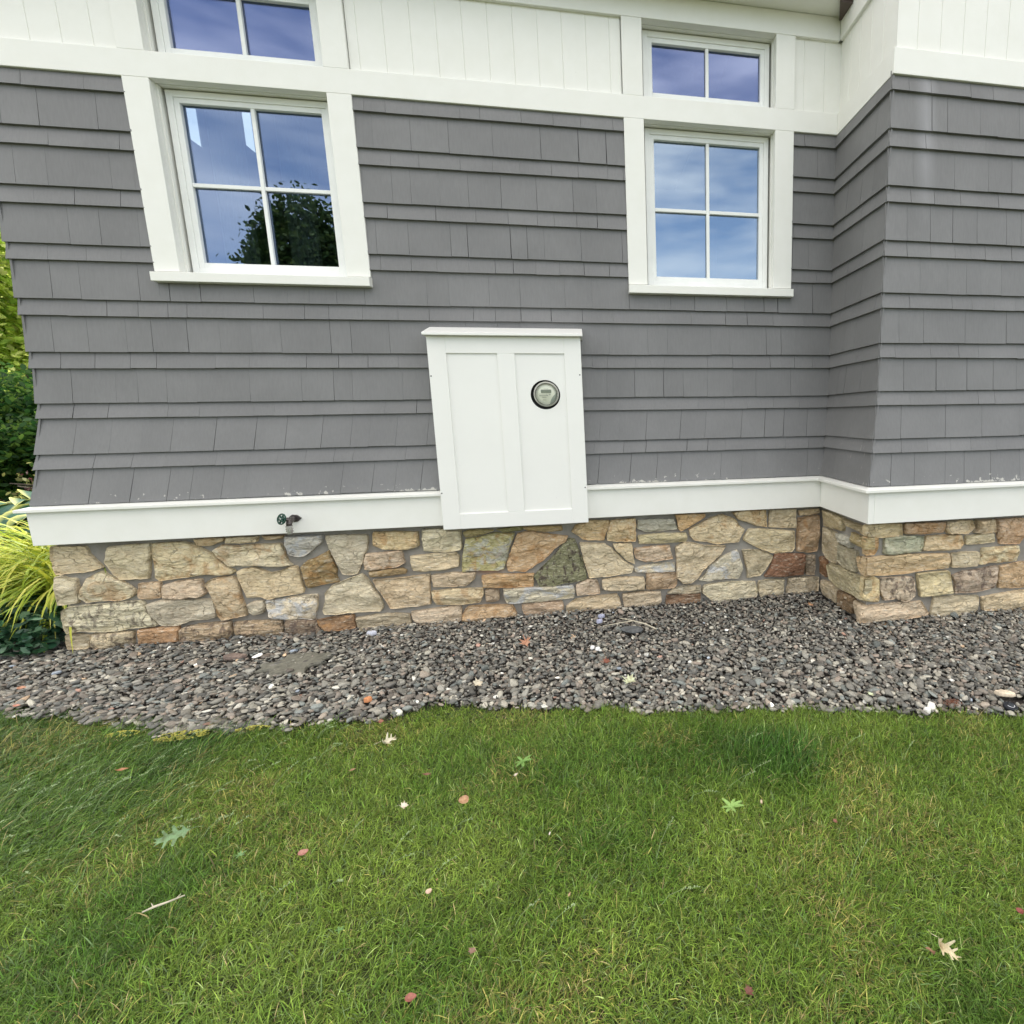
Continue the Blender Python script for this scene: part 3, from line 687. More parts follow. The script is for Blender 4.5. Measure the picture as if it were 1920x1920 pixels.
ST_RIGHT=[([1582,590,1605,600,1806,596,1815,522,1716,523,1614,525,1587,535],(194,174,132),0),
([1828,597,2087,592,2077,532,1955,530,1834,533],(176,142,108),1),
([2101,593,2269,591,2283,547,2242,514,2117,519,2100,544],(195,176,146),0),
([2299,589,2416,588,2428,512,2295,515,2313,541],(185,162,130),0),
([2436,587,2590,587,2626,586,2634,460,2607,425,2475,438,2453,510],(188,150,118),1),
([1586,522,1663,520,1661,453,1639,420,1587,423],(196,160,108),1),
([1706,515,1835,520,1952,511,1951,448,1939,423,1855,422,1772,414,1705,420],(148,158,138),0),
([1975,512,2204,505,2223,449,2196,424,2124,420,1957,426,1966,465],(196,172,132),1),
([2239,496,2424,503,2434,449,2341,446,2243,445],(188,176,142),0),
([2363,413,2603,414,2612,380,2593,322,2426,324,2332,317,2357,369],(206,194,155),1),
([1588,407,1703,408,1935,403,2126,397,2139,357,2128,308,1942,304,1848,295,1709,292,1586,300],(198,168,124),0),
([2148,394,2321,394,2337,375,2326,308,2157,311],(190,176,148),0),
([1581,282,1645,287,1678,270,1678,223,1677,137,1579,150],(196,178,128),1),
([1685,274,1896,270,1909,229,1919,156,1895,134,1855,118,1829,130,1797,147,1722,141,1691,203],(190,170,150),2),
([1929,283,2135,286,2148,231,2169,152,2068,147,1960,142,1943,210],(202,188,142),0),
([2166,257,2242,278,2331,281,2469,298,2470,230,2456,162,2333,144,2184,147,2194,205],(160,140,126),2),
([2489,292,2655,308,2733,303,2751,144,2493,154],(178,144,104),0),
([1570,110,1719,113,1907,110,1964,112,2017,37,2009,15,1866,10,1724,13,1571,9],(198,174,150),0),
([2049,130,2196,125,2355,115,2357,40,2326,-8,2157,-7,2038,17,2048,80],(192,178,150),0),
([2381,103,2497,112,2675,126,2753,120,2766,1,2558,9,2394,19],(208,186,150),0),
([1615,-21,1745,-4,1796,-3,1777,-31,1636,-33],(140,105,70),0)]
def centroid(p): return sum(q[0] for q in p) / len(p), sum(q[1] for q in p) / len(p)
def stone(mb, sty, pts, c, kind, place, rd, corner_lo=None):
    # resample the outline with a rough chipped edge
    n_ = len(pts); out = []
    for i in range(n_):
        a, b = pts[i], pts[(i + 1) % n_]; L = math.hypot(b[0] - a[0], b[1] - a[1]); k = max(1, int(L / .010))
        for t in range(k):
            f = t / k; out.append([a[0] + (b[0] - a[0]) * f, a[1] + (b[1] - a[1]) * f])
    # soften the traced corners once, then chip
    out = [[(out[i - 1][j] + 6 * out[i][j] + out[(i + 1) % len(out)][j]) / 8 for j in (0, 1)] for i in range(len(out))]
    cx, cz = centroid(out); s0 = rd.uniform(0, 50); res = []
    for i, (x, z) in enumerate(out):
        v = Vector((x * 1.0 + s0, z, s0))
        j1 = noise.noise(v * 38) * .0042 + noise.noise(v * 95) * .0022
        dx, dz = x - cx, z - cz; L = math.hypot(dx, dz) + 1e-6
        j1 += .0042; res.append((x + dx / L * j1, z + dz / L * j1))
    R0 = sum(math.hypot(x - cx, z - cz) for x, z in res) / len(res)
    zmax = max(z for x, z in res) - cz; ww = max(x for x, z in res) - min(x for x, z in res); hh = max(z for x, z in res) - min(z for x, z in res)
    d0 = rd.uniform(.028, .044); tx, tz = rd.uniform(-.008, .008) / ww, rd.uniform(-.004, .010) / hh
    flat = ww > 2.2 * hh
    fac = [(rd.uniform(-.5, .5) * ww + cx, rd.uniform(-.5, .5) * hh + cz, rd.uniform(-1, 1) * min(.16, .03 / ww), rd.uniform(-.30, .26), rd.uniform(0, .006)) for _ in range(rd.randint(4, 8))]
    def relief(x, z):
        pl_ = min(h + gx_ * (x - fx) + gz_ * (z - fz) for fx, fz, gx_, gz_, h in fac) * .75 + .006
        return max(-.012, min(pl_, .012)) + relief0(x, z)
    def relief0(x, z):
        v = Vector((x * (5 if flat else 8) + s0, z * (16 if flat else 9), s0 * 2))
        a = noise.noise(v); b = noise.noise(v * 2.3 + Vector((7, 7, 7))); c_ = noise.noise(v * 6.5)
        # broken ledges: a stepped term
        st = math.floor((a + .25 * b) * 3.2) / 3.2
        return .010 * a + .014 * st + .006 * b + .0035 * c_
    rings = [(1.0, -.012), (1.0, d0 * .52), (.988, d0 * .80)]
    N_ = len(res); verts = []
    for t, dd in rings:
        for (x, z) in res: verts.append((cx + (x - cx) * t, dd, cz + (z - cz) * t))
    m_ = max(4, int(R0 / .0062)); e = 1 - .0055 / R0
    for k in range(m_):
        t = e * (1 - k / m_)
        edge_r = .0035 if k == 0 else (.0012 if k == 1 else 0)
        for (x, z) in res:
            X, Z = cx + (x - cx) * t, cz + (z - cz) * t
            verts.append((X, max(.012, d0 + relief(X, Z) - edge_r + tx * (X - cx) + tz * (Z - cz)), Z))
    verts.append((cx, d0 + relief(cx, cz), cz))
    nr = 3 + m_; fs = []
    for r in range(nr - 1):
        for i in range(N_): fs.append((r * N_ + i, r * N_ + (i + 1) % N_, (r + 1) * N_ + (i + 1) % N_, (r + 1) * N_ + i))
    for i in range(N_): fs.append(((nr - 1) * N_ + i, (nr - 1) * N_ + (i + 1) % N_, nr * N_))
    cc = lin(c); gm_ = (cc[0] + cc[1] + cc[2]) / 3; cc = [v * .84 + gm_ * .16 for v in cc[:3]]; lum_ = min(1, gm_ / .45); cc = [v * (1 - .32 * lum_) + w * .32 * lum_ for v, w in zip(cc, (.66, .58, .43))]; kk = rd.uniform(.94, 1.05) * 1.36; kk = min(kk, .80 / max(cc[:3]))
    mb.add([place(x, d, z) for x, d, z in verts], fs, (cc[0] * kk, cc[1] * kk, cc[2] * kk * .97, 1))
    ora = {0: .12, 1: .75, 2: .1, 3: 0, 4: .9, 5: .1}[kind]; blo = {0: .06, 1: .12, 2: .8, 3: 1.0, 4: 0, 5: .05}[kind]
    sty += [(rd.random(), ora, blo, {4: .35, 5: .1}.get(kind, 1.0))] * len(verts)
def stone_part(name, data, place, seed, label=None):
    mb = MB(); sty = []; rd = random.Random(seed)
    for o_, c, k in data:
        pts = [(o_[i] / 1000, o_[i + 1] / 1000) for i in range(0, len(o_), 2)]
        stone(mb, sty, pts, c, k, place, rd)
    o = mb.build(name, M_STONE, house)
    a = o.data.color_attributes.new('Sty', 'FLOAT_COLOR', 'POINT'); a.data.foreach_set('color', np.array(sty, dtype=np.float32).ravel())
    if label: o['label'] = label
    return o
def random_rows(a0, a1, z0, z1, rd):
    out = []; z = z0
    while z < z1 - .03:
        h = min(rd.uniform(.07, .14), z1 - z); 
        if z1 - z - h < .05: h = z1 - z
        a = a0
        while a < a1 - .02:
            w = rd.uniform(.10, .30)
            if a1 - a - w < .07: w = a1 - a
            j = lambda: rd.uniform(-.006, .006)
            p = [(a + .008 + j(), z + .008 + j()), (a + w * .5, z + .008 + j()), (a + w - .008 + j(), z + .008 + j()), (a + w - .008 + j(), z + h - .008 + j()), (a + w * .5, z + h - .008 + j()), (a + .008 + j(), z + h - .008 + j())]
            c = rd.choice([(200, 182, 150), (214, 202, 172), (178, 170, 155), (190, 166, 145), (200, 170, 125), (165, 140, 112)])
            out.append(([int(v * 1000) for q in p for v in q], c, rd.choice([0, 0, 1, 2])))
            a += w
        z += h
    return out
stone_part('foundation_stones', ST_MAIN, lambda a, d, z: (a, .006 - d, z), 4)
stone_part('foundation_stones', ST_SIDE, lambda a, d, z: (1.618 - d, a, z), 6)
stone_part('foundation_stones', ST_RIGHT + random_rows(2.76, 4.9, -.03, .60, random.Random(2)), lambda a, d, z: (a, -.594 - d, z), 9)
stone_part('foundation_stones', random_rows(.02, 4.0, -.03, .60, random.Random(5)), lambda a, d, z: (-2.805 - d, a, z), 10)

# ---------------------------------------------------------------- meter cabinet
cab = tag(empty('meter_cabinet', (-.393, -.10, .603)), 'white panelled utility cabinet mounted on the wall, holding the round electric meter', 'cabinet')
cx0, cx1, cz0, cz1, cy = -.808, .022, .603, 1.690, -.13
pz0, pz1 = .690, 1.597; pl = (-.713, -.443); pr_ = (-.348, -.072)
mb = MB()
mb.box(cx0, cx0 + .02, cy + .02, .03, cz0, cz1); mb.box(cx1 - .02, cx1, cy + .02, .03, cz0, cz1)
mb.box(cx0 + .02, cx1 - .02, cy + .02, .03, cz1 - .02, cz1); mb.box(cx0 + .02, cx1 - .02, cy + .02, .03, cz0, cz0 + .02)
mb.build('cabinet_body', M_CAB, cab, bevel=.001)
mb = MB(); y1 = cy + .0195
for a, b, c, d in ((cx0 - .001, pl[0], cz0 - .001, cz1 - .001), (pr_[1], cx1 + .001, cz0 - .001, cz1 - .001)): mb.box(a, b, cy, y1, c, d)
mb.box(pl[1], pr_[0], cy, y1, pz0, pz1)
mb.box(pl[0], pr_[1], cy, y1, cz0 - .001, pz0); mb.box(pl[0], pr_[1], cy, y1, pz1, cz1 - .001)
mb.build('door_frame', M_CAB, cab, bevel=.0015)
mb = MB(); mb.box(pl[0] - .001, pl[1] + .001, cy + .009, y1 - .002, pz0 - .001, pz1 + .001); mb.build('door_panel', M_CAB, cab)
# right panel with the round hole
HX, HZ, HR = -.190, 1.367, .0835
nn = 96; vs = []; fs = []
for i in range(nn):
    a = 2 * math.pi * i / nn; dx, dz = math.cos(a), math.sin(a)
    sx = ((pr_[1] + .001 - HX) / dx) if dx > 1e-6 else ((pr_[0] - .001 - HX) / dx if dx < -1e-6 else 1e9)
    sz = ((pz1 + .001 - HZ) / dz) if dz > 1e-6 else ((pz0 - .001 - HZ) / dz if dz < -1e-6 else 1e9)
    s_ = min(sx, sz)
    vs += [(HX + dx * HR, cy + .009, HZ + dz * HR), (HX + dx * s_, cy + .009, HZ + dz * s_), (HX + dx * HR, cy + .022, HZ + dz * HR)]
cor = [(pr_[1] + .001, pz1 + .001), (pr_[0] - .001, pz1 + .001), (pr_[0] - .001, pz0 - .001), (pr_[1] + .001, pz0 - .001)]
for i in range(nn):
    j = (i + 1) % nn; fs += [(3 * i, 3 * i + 1, 3 * j + 1, 3 * j), (3 * i, 3 * j, 3 * j + 2, 3 * i + 2)]
b0 = len(vs)
for q, (px_, pz_) in enumerate(cor):
    a = math.atan2(pz_ - HZ, px_ - HX) % (2 * math.pi); i = int(a / (2 * math.pi) * nn); j = (i + 1) % nn
    vs.append((px_, cy + .009, pz_)); fs.append((3 * i + 1, b0 + q, 3 * j + 1))
mb = MB(); mb.add(vs, fs); o = mb.build('door_panel', M_CAB, cab); o['label'] = 'recessed panel with the round meter opening'
mb = MB(); mb.prism([(cy - .035, 1.690), (cy - .035, 1.704), (.02, 1.760), (.03, 1.760), (.03, 1.690)], 0, cx0 - .014, cx1 + .014); mb.build('cap', M_CAB, cab, bevel=.0015)
M_SCREW = simple('screw_steel', (.10, .10, .10, 1), .4, .1, 10, 0, .8)
for sx_, sz_ in ((-.801, 1.474), (.011, 1.478), (-.801, .816), (.012, .817)):
    mb = MB(); mb.lathe((sx_, cy + .001, sz_), (0, -1, 0), [(0, .0042), (.0012, .0040), (.002, .0028)], 12); mb.build('screw', M_SCREW, cab)
# electric meter
met = tag(empty('electric_meter', (HX, cy + .05, HZ)), 'round electric meter with grey display in the right panel of the white cabinet', 'meter')
M_BLK = simple('black_ring', (.008, .008, .009, 1), .5)
M_FACE = simple('meter_face_cream', (.90, .90, .76, 1), .5, .02); M_FGREY = simple('meter_face_grey', lin((176, 182, 172)), .5, .02)
M_LCD = simple('meter_display', lin((116, 124, 104)), .25, .02); M_INK = simple('meter_ink', lin((140, 142, 128)), .5, .02)
mb = MB(); mb.lathe((HX, cy + .021, HZ), (0, 1, 0), [(0, .0855), (.03, .0855), (.03, .002)], 48, cap=False); mb.build('socket', M_BLK, met, smooth=False)
mx_, mz_ = HX + .005, HZ + .003; my = cy + .012
mb = MB(); mb.lathe((mx_, my, mz_), (0, -1, 0), [(-.03, .0715), (.003, .0715), (.006, .069), (.006, .062), (-.010, .059)], 48, cap=False); mb.build('rim', simple('meter_rim_grey', lin((178, 178, 168)), .35), met, smooth=True)
mb = MB(); mb.lathe((mx_, my, mz_), (0, -1, 0), [(-.006, .001), (-.006, .060)], 48, cap=False); mb.build('dial', M_FACE, met)
mb = MB()   # grey lower right segment of the dial
arc = [(.0595 * math.cos(a), .0595 * math.sin(a)) for a in np.linspace(R(10), R(-72), 14)]; cv = [(.0595 * math.cos(R(-72)), .0595 * math.sin(R(-72))), (.023, -.035), (.034, -.016), (.0595 * math.cos(R(10)), .0595 * math.sin(R(10)))]
pp = arc + cv[1:-1]; mb.add([(mx_ + a, my + .0045, mz_ + b) for a, b in pp], [tuple(range(len(pp)))]); mb.build('dial_segment', M_FGREY, met)
mb = MB(); mb.box(mx_ - .030, mx_ + .028, my + .0025, my + .0045, mz_ + .008, mz_ + .026); mb.build('display', M_LCD, met)
mb = MB()
for a, b, c, d in ((-.040, .010, -.0095, -.0065), (-.014, .012, .0300, .0312), (-.044, .026, .0010, .0018), (-.024, -.004, -.0160, -.0150), (-.024, .000, -.0195, -.0185), (-.022, -.002, -.0330, -.0312), (.016, .024, -.0050, -.0020)):
    mb.box(mx_ + a, mx_ + b, my + .0030, my + .0044, mz_ + c, mz_ + d)
mb.build('print', M_INK, met)
mb = MB(); mb.lathe((mx_, my - .0055, mz_), (0, -1, 0), [(0, .0625), (.010, .061), (.014, .056), (.016, .045), (.017, .02), (.017, .0005)], 48, cap=False); mb.build('glass_cover', clear_glass(), met, smooth=True)

# ---------------------------------------------------------------- hose bibb
tap = tag(empty('hose_bibb', (-1.598, -.081, .702)), 'outdoor water tap with green round handle on the white skirt board', 'tap')
M_BRZ = simple('aged_bronze', lin((92, 86, 84)), .35, .35, 60, .0004, .6); M_GRN = simple('green_handle_paint', lin((18, 62, 48)), .35, .2, 60)
M_NIK = simple('nickel', lin((196, 194, 192)), .25, .1, 80, 0, .65)
tb = Vector((-1.597, -.081, .703))
mb = MB()
pl_ = [(-.036, 0), (-.012, .021), (.014, .019), (.036, 0), (.014, -.020), (-.012, -.021)]
mb.prism([(tb.x + a, tb.z + b) for a, b in pl_], 1, tb.y, tb.y - .008); mb.build('wall_flange', M_BRZ, tap, bevel=.002)
mb = MB(); mb.tube([tb + Vector((0, -.006, 0)), tb + Vector((0, -.030, -.001)), tb + Vector((-.002, -.052, -.006)), tb + Vector((-.002, -.064, -.018)), tb + Vector((-.002, -.066, -.034))], [.014, .0145, .016, .015, .013], 14)
ax_ = Vector((-.42, -.86, .28)).normalized(); c0 = tb + Vector((-.002, -.045, -.002))
mb.lathe(c0, ax_, [(0, .0135), (.02, .0125), (.022, .0095), (.036, .009), (.038, .004), (.052, .0035)], 14)
mb.build('valve_body', M_BRZ, tap, smooth=True)
hc = c0 + ax_ * .050
mb = MB(); q = ax_.to_track_quat('Z', 'Y').to_matrix(); hx, hy = q @ Vector((1, 0, 0)), q @ Vector((0, 1, 0))
ringp = [hc + (hx * math.cos(t) + hy * math.sin(t)) * .0275 for t in np.linspace(0, 2 * math.pi, 33)]; mb.tube(ringp, .0042, 8)
for k in range(6):
    t = k * math.pi / 3 + .2; d = hx * math.cos(t) + hy * math.sin(t); mb.tube([hc, hc + d * .027], [.0065, .0045], 6)
mb.lathe(hc - ax_ * .004, ax_, [(0, .0165), (.006, .0155), (.009, .009)], 16); mb.build('handle', M_GRN, tap, smooth=True)
mb = MB(); mb.lathe(hc + ax_ * .004, ax_, [(0, .005), (.003, .0045), (.0045, .002)], 10); mb.build('handle_screw', M_NIK, tap, smooth=True)
sb = tb + Vector((-.002, -.066, -.030))
mb = MB(); mb.lathe(sb, (0, 0, -1), [(0, .015), (.001, .0175), (.008, .0178), (.009, .0155), (.012, .0155), (.013, .0182), (.022, .0182), (.023, .0158), (.026, .0158), (.027, .0178), (.034, .0172), (.035, .013), (.045, .0125)], 28)
mb.build('vacuum_breaker', M_NIK, tap)

# ---------------------------------------------------------------- loose things on the gravel and the lawn
def slab(name, label, loc, rx, ry, h, c, ang, seed, cat='stone', tilt=(0, 0), n=18, jag=.22, mat=None, grp=None):
    rd = random.Random(seed); mb = MB(); vs = []; ring = []
    for i in range(n):
        a = 2 * math.pi * i / n; r = 1 + rd.uniform(-jag, jag * .4); ring.append((math.cos(a) * rx * r, math.sin(a) * ry * r))
    for t, z in ((1.0, -h), (1.02, -h * .1), (.94, h * .75), (.6, h * .95), (.25, h)):
        for (x, y) in ring: vs.append((x * t, y * t, z + rd.uniform(-.12, .12) * h))
    vs.append((0, 0, h)); fs = []
    for r in range(4):
        for i in range(n): fs.append((r * n + i, r * n + (i + 1) % n, (r + 1) * n + (i + 1) % n, (r + 1) * n + i))
    for i in range(n): fs.append((4 * n + i, 4 * n + (i + 1) % n, 5 * n))
    mb.add(vs, fs); o = mb.build(name, mat or simple(name + '_stone', lin(c), .85, .3, 45, .0025)); o.location = loc; o.rotation_euler = (tilt[0], tilt[1], ang)
    return tag(o, label, cat, grp)
slab('slate_slab', 'large muddy grey slab sunk in the gravel below the hose tap', (-1.50, -.46, .006), .165, .135, .010, (116, 114, 102), .15, 1, jag=.35, n=22)
slab('slate_piece', 'reddish brown flat stone on the gravel left of the muddy slab', (-1.855, -.325, .018), .052, .024, .010, (128, 112, 102), .1, 2, tilt=(.1, .1))
slab('slate_piece', 'dark slate flake lying under the pale twig on the gravel', (.24, -.445, .024), .075, .040, .005, (92, 94, 94), -.1, 3, tilt=(.12, .05), n=9)
slab('flat_stone', 'smooth tan oval stone beside the black sprinkler head', (1.752, -1.500, .028), .042, .018, .008, (214, 198, 174), -.45, 4, jag=.06, n=24)
slab('pebble', 'large white stone at the grass edge left of the rusty moss tuft', (1.355, -1.535, .018), .018, .013, .010, (232, 228, 220), .3, 5, cat='pebble', jag=.15)
slab('pebble', 'left one of two white pebbles side by side in front of the cabinet', (.010, -.633, .022), .012, .010, .008, (240, 238, 235), .3, 6, cat='pebble', jag=.1)
slab('pebble', 'right one of two white pebbles side by side in front of the cabinet', (.037, -.655, .022), .013, .010, .008, (240, 238, 235), 0, 7, cat='pebble', jag=.1)
slab('pebble', 'bluish pebble touching the foot of the stone wall near the twig', (.075, -.185, .020), .022, .015, .010, (172, 176, 196), .2, 8, cat='pebble', jag=.1)
slab('pebble', 'lower bluish pebble between the wall and the pale twig', (.060, -.27, .022), .019, .014, .010, (176, 178, 198), .2, 9, cat='pebble', jag=.1)
slab('pebble', 'orange pebble on the gravel close to the middle of the grass edge', (-.978, -.955, .022), .017, .012, .010, (205, 140, 96), .2, 10, cat='pebble', jag=.1)
slab('pebble', 'big bluish white pebble near the wall under the left stones', (-1.245, -.155, .020), .026, .018, .011, (196, 198, 208), .2, 11, cat='pebble', jag=.1)

# sprinkler head: black cap, raised button, white curved mark
sp0 = tag(empty('sprinkler_head', (1.700, -1.585, .03)), 'black round sprinkler cap with a white arc at the grass edge', 'sprinkler')
M_SPB = simple('sprinkler_plastic', (.018, .021, .026, 1), .42, .3, 60)
p0 = Vector((1.700, -1.585, .0)); up = Vector((.05, -.12, 1)).normalized()
mb = MB(); mb.lathe(p0, up, [(-.02, .020), (.014, .020), (.018, .027), (.025, .0275), (.028, .0255), (.028, .014), (.0265, .0135)], 40); mb.build('cap', M_SPB, sp0)
mb = MB(); mb.lathe(p0 + up * .0255, up, [(0, .0105), (.005, .0100), (.006, .007)], 24); mb.build('button', simple('sprinkler_button', (.035, .042, .05, 1), .4), sp0)
q = up.to_track_quat('Z', 'X').to_matrix(); X_ = Vector((1, 0, 0)); X_ = (X_ - up * X_.dot(up)).normalized(); Y_ = up.cross(X_)
mb = MB(); vs = []; aa = np.linspace(R(180), R(345), 22)
for a in aa:
    for r in (.0132, .0156): vs.append(p0 + up * .0292 + (X_ * math.cos(a) + Y_ * math.sin(a)) * r)
mb.add(vs, [(2 * i, 2 * i + 1, 2 * i + 3, 2 * i + 2) for i in range(len(aa) - 1)]); mb.build('arc_mark', simple('white_mark', (.8, .8, .82, 1), .5), sp0)

# twigs
M_TWIG = simple('pale_twig', lin((196, 188, 166)), .8, .2, 60)
mb = MB()
a_, b_, c_, d_ = Vector((.375, -.492, .032)), Vector((.255, -.372, .045)), Vector((.180, -.300, .040)), Vector((.075, -.385, .034))
mb.tube([a_, (a_ + b_) / 2 + Vector((.006, .004, .004)), b_, c_], [.0042, .004, .0034, .002], 7); mb.tube([b_, Vector((.17, -.375, .040)), d_], [.0032, .0026, .0016], 7)
tag(mb.build('twig', M_TWIG, smooth=True), 'pale forked twig on the gravel near the stone wall', 'twig')
mb = MB(); tw = Vector((-1.075, -1.975, .055))
mb.tube([tw + Vector(v) * .52 for v in ((-.070, -.028, 0), (-.03, -.010, .004), (.01, .004, .004), (.07, .030, .006))], [.0018, .0030, .0026, .0016], 7); mb.tube([tw + Vector((-.018, -.006, .002)), tw + Vector((-.028, .003, .006))], [.0016, .0006], 6); mb.tube([tw + Vector((.020, .008, .002)), tw + Vector((.027, .018, .007))], [.0016, .0006], 6)
tag(mb.build('twig', M_TWIG, smooth=True), 'pale stick lying in the grass at the lower left', 'twig')
mb = MB(); rd = random.Random(3); p_ = Vector((.83, -.16, .03))
for k in range(7):
    a = rd.uniform(0, 6.28); L = rd.uniform(.015, .035); mid = p_ + Vector((math.cos(a) * L * .5, math.sin(a) * L * .3, .012)); mb.tube([p_ + Vector((rd.uniform(-.015, .015), rd.uniform(-.01, .01), 0)), mid, p_ + Vector((math.cos(a) * L, math.sin(a) * L * .6, rd.uniform(0, .02)))], .0013, 5)
tag(mb.build('dry_stalk', M_TWIG), 'tangle of dry pale stalks at the foot of the wall right of centre', 'dry stalks')
mb = MB(); rd = random.Random(5); p_ = Vector((1.485, -1.52, .02))
for k in range(420):
    a = rd.uniform(0, 6.28); r = rd.uniform(0, .040); b = p_ + Vector((math.cos(a) * r, math.sin(a) * r * .8, rd.uniform(0, .018) * (1 - r * 18))); d = Vector((rd.uniform(-1, 1), rd.uniform(-1, 1), rd.uniform(.3, 1))).normalized() * rd.uniform(.006, .014); s_ = Vector((d.y, -d.x, 0)).normalized() * .0008
    mb.add([b - s_, b + s_, b + d], [(0, 1, 2)])
tag(mb.build('moss_tuft', simple('rusty_moss', lin((122, 78, 58)), .9, .3, 80)), 'small rusty brown tuft on the gravel beside the sprinkler', 'moss tuft')

OVAL = [(math.cos(a) * .5, math.sin(a) * .36 * (1 - .25 * math.cos(a))) for a in np.linspace(0, 2 * math.pi, 22)[:-1]]
def oakleaf():
    top = [(-.5, .01), (-.36, .05), (-.26, .22), (-.20, .10), (-.10, .12), (-.02, .36), (.04, .33), (.03, .12), (.14, .10), (.24, .30), (.29, .26), (.24, .09), (.36, .08), (.50, .14), (.42, .03), (.52, 0)]
    return top + [(x * .98, -y * .9) for x, y in reversed(top[1:-1])]
OAK = oakleaf()
MAPLE = [(-.5, .02), (-.2, .05), (-.28, .36), (-.08, .24), (.02, .5), (.12, .22), (.30, .30), (.26, .12), (.5, .0), (.26, -.12), (.30, -.30), (.12, -.22), (.02, -.5), (-.08, -.24), (-.28, -.36), (-.2, -.05), (-.5, -.02)]
LONG = [(-.5, 0), (-.3, .10), (0, .16), (.3, .10), (.5, 0), (.3, -.10), (0, -.15), (-.3, -.09)]
leafmats = {}
def leaf(name, label, loc, size, c, shape, rot=0, fold=.25, curl=.2, tilt=(.2, .1), cat='leaf', stem=True, grp=None):
    from mathutils.geometry import delaunay_2d_cdt
    n_ = len(shape); inner = []
    g_ = 9
    def inside(x, y):
        r = False; j = n_ - 1
        for i in range(n_):
            xi, yi = shape[i]; xj, yj = shape[j]
            if (yi > y) != (yj > y) and x < (xj - xi) * (y - yi) / (yj - yi) + xi: r = not r
            j = i
        return r
    for i in range(-g_, g_ + 1):
        for j in range(-g_, g_ + 1):
            x, y = i / g_ * .5, j / g_ * .5
            if inside(x, y): inner.append((x, y))
    co = [Vector(p) for p in shape] + [Vector(p) for p in inner]
    r = delaunay_2d_cdt(co, [], [tuple(range(n_))], 1, 1e-5)
    vs = []
    for p in r[0]:
        x, y = p; z = abs(y) * fold + curl * (x * x * 1.1) + .05 * (abs((y * 6 + abs(x) * 4) % 1 - .5) - .25) * fold + .10 * curl * math.sin(9 * x + 5 * y) + .02 * noise.noise(Vector((x * 6, y * 6, loc[0] * 9)))
        vs.append((x * size, y * size, z * size))
    mb = MB(); mb.add(vs, [tuple(f) for f in r[2]])
    if stem: mb.tube([(-.48 * size, 0, curl * .27 * size), (-.62 * size, .02 * size, .1 * size), (-.78 * size, .06 * size, 0.02 * size)], [.012 * size, .010 * size, .008 * size], 5)
    gm_ = sum(c) / 3; c = tuple(int(v * .68 + gm_ * .32) for v in c)
    if c not in leafmats:
        g = G('dry_leaf'); f = g.noise(260, 5, .7); v = g.rng(f, .3, .7, .72, 1.18); x = g.mix(1.0, lin(c), v, 'MULTIPLY'); f2 = g.noise(70, 4, .6); x = g.mix(g.rng(f2, .52, .66, 0, .65), x, g.mix(1.0, lin(c), (.45, .34, .24, 1), 'MULTIPLY')); g.out(x, .65); leafmats[c] = g.m
    o = mb.build(name, leafmats[c], smooth=True); o.location = loc; o.rotation_euler = (tilt[0], tilt[1], rot)
    return tag(o, label, cat, grp)
GZ = .040
leaf('fallen_leaf', 'pale curled oak leaf near the top of the lawn left of centre', (-.757, -1.375, GZ + .02), 0.064, (226, 214, 176), OAK, .9, .9, .9, (.5, .3))
leaf('fallen_leaf', 'largest tan orange oval leaf in the middle of the lawn', (-.416, -1.735, GZ + .008), 0.040, (206, 150, 98), OVAL, 1.4, .25, .3, (.35, 0), stem=False)
leaf('fallen_leaf', 'small torn cream leaf left of the tan oval leaf', (-.596, -1.725, GZ + .008), 0.031, (222, 208, 180), MAPLE, .3, .5, .7, (.2, .3))
leaf('fallen_leaf', 'small curled cream leaf right of the tan oval leaf', (-.269, -1.65, GZ + .010), 0.023, (228, 206, 180), LONG, .9, .8, 1.2, (.3, .2), stem=False)
leaf('fallen_leaf', 'pinkish brown oval leaf in the left half of the lawn', (-.816, -1.86, GZ + .008), 0.026, (196, 124, 104), OVAL, .8, .3, .3, (.3, .1), stem=False)
leaf('fallen_leaf', 'round cream pink leaf in the lower middle of the lawn', (-.435, -2.06, GZ + .008), 0.018, (224, 182, 150), OVAL, 1.1, .2, .3, (.3, .1), stem=False)
leaf('fallen_leaf', 'tiny orange brown leaf scrap just above the round cream pink leaf', (-.424, -2.025, GZ + .006), 0.010, (190, 132, 84), LONG, 1.4, .3, .3, stem=False)
leaf('oak_leaf', 'big green lobed oak leaf lying in the long grass at left', (-1.20, -1.745, GZ + .030), 0.086, (118, 158, 96), OAK, 3.5, .30, .25, (-.75, .1))
leaf('fallen_leaf', 'large cream curled leaf in the lower right of the lawn', (.738, -2.455, GZ + .022), 0.054, (226, 208, 158), OAK, -.9, 1.5, 1.6, (.45, .5))
leaf('fallen_leaf', 'brown curl tucked against the large cream leaf at lower right', (.712, -2.450, GZ + .012), 0.032, (176, 122, 82), LONG, 1.9, .9, .8, (.1, .5), stem=False)
leaf('fallen_leaf', 'dark reddish brown folded leaf near the bottom edge right of centre', (.29, -2.445, GZ + .008), 0.026, (132, 72, 56), MAPLE, .6, .6, .6, (.3, .2))
leaf('fallen_leaf', 'brick red leaf in the grass near the bottom left of centre', (-.402, -2.32, GZ + .008), 0.022, (172, 92, 72), OVAL, .2, .3, .4, (.2, .1), stem=False)
leaf('fallen_leaf', 'small rust brown leaf in the right half of the lawn', (.684, -2.05, GZ + .008), 0.020, (156, 96, 70), OVAL, 1.3, .4, .5, (.3, .1), stem=False)
leaf('fallen_leaf', 'tiny pale scrap standing in the grass right of centre', (-.142, -1.93, GZ + .008), 0.017, (230, 212, 196), LONG, 1.5, .3, .8, (.6, .1), stem=False)
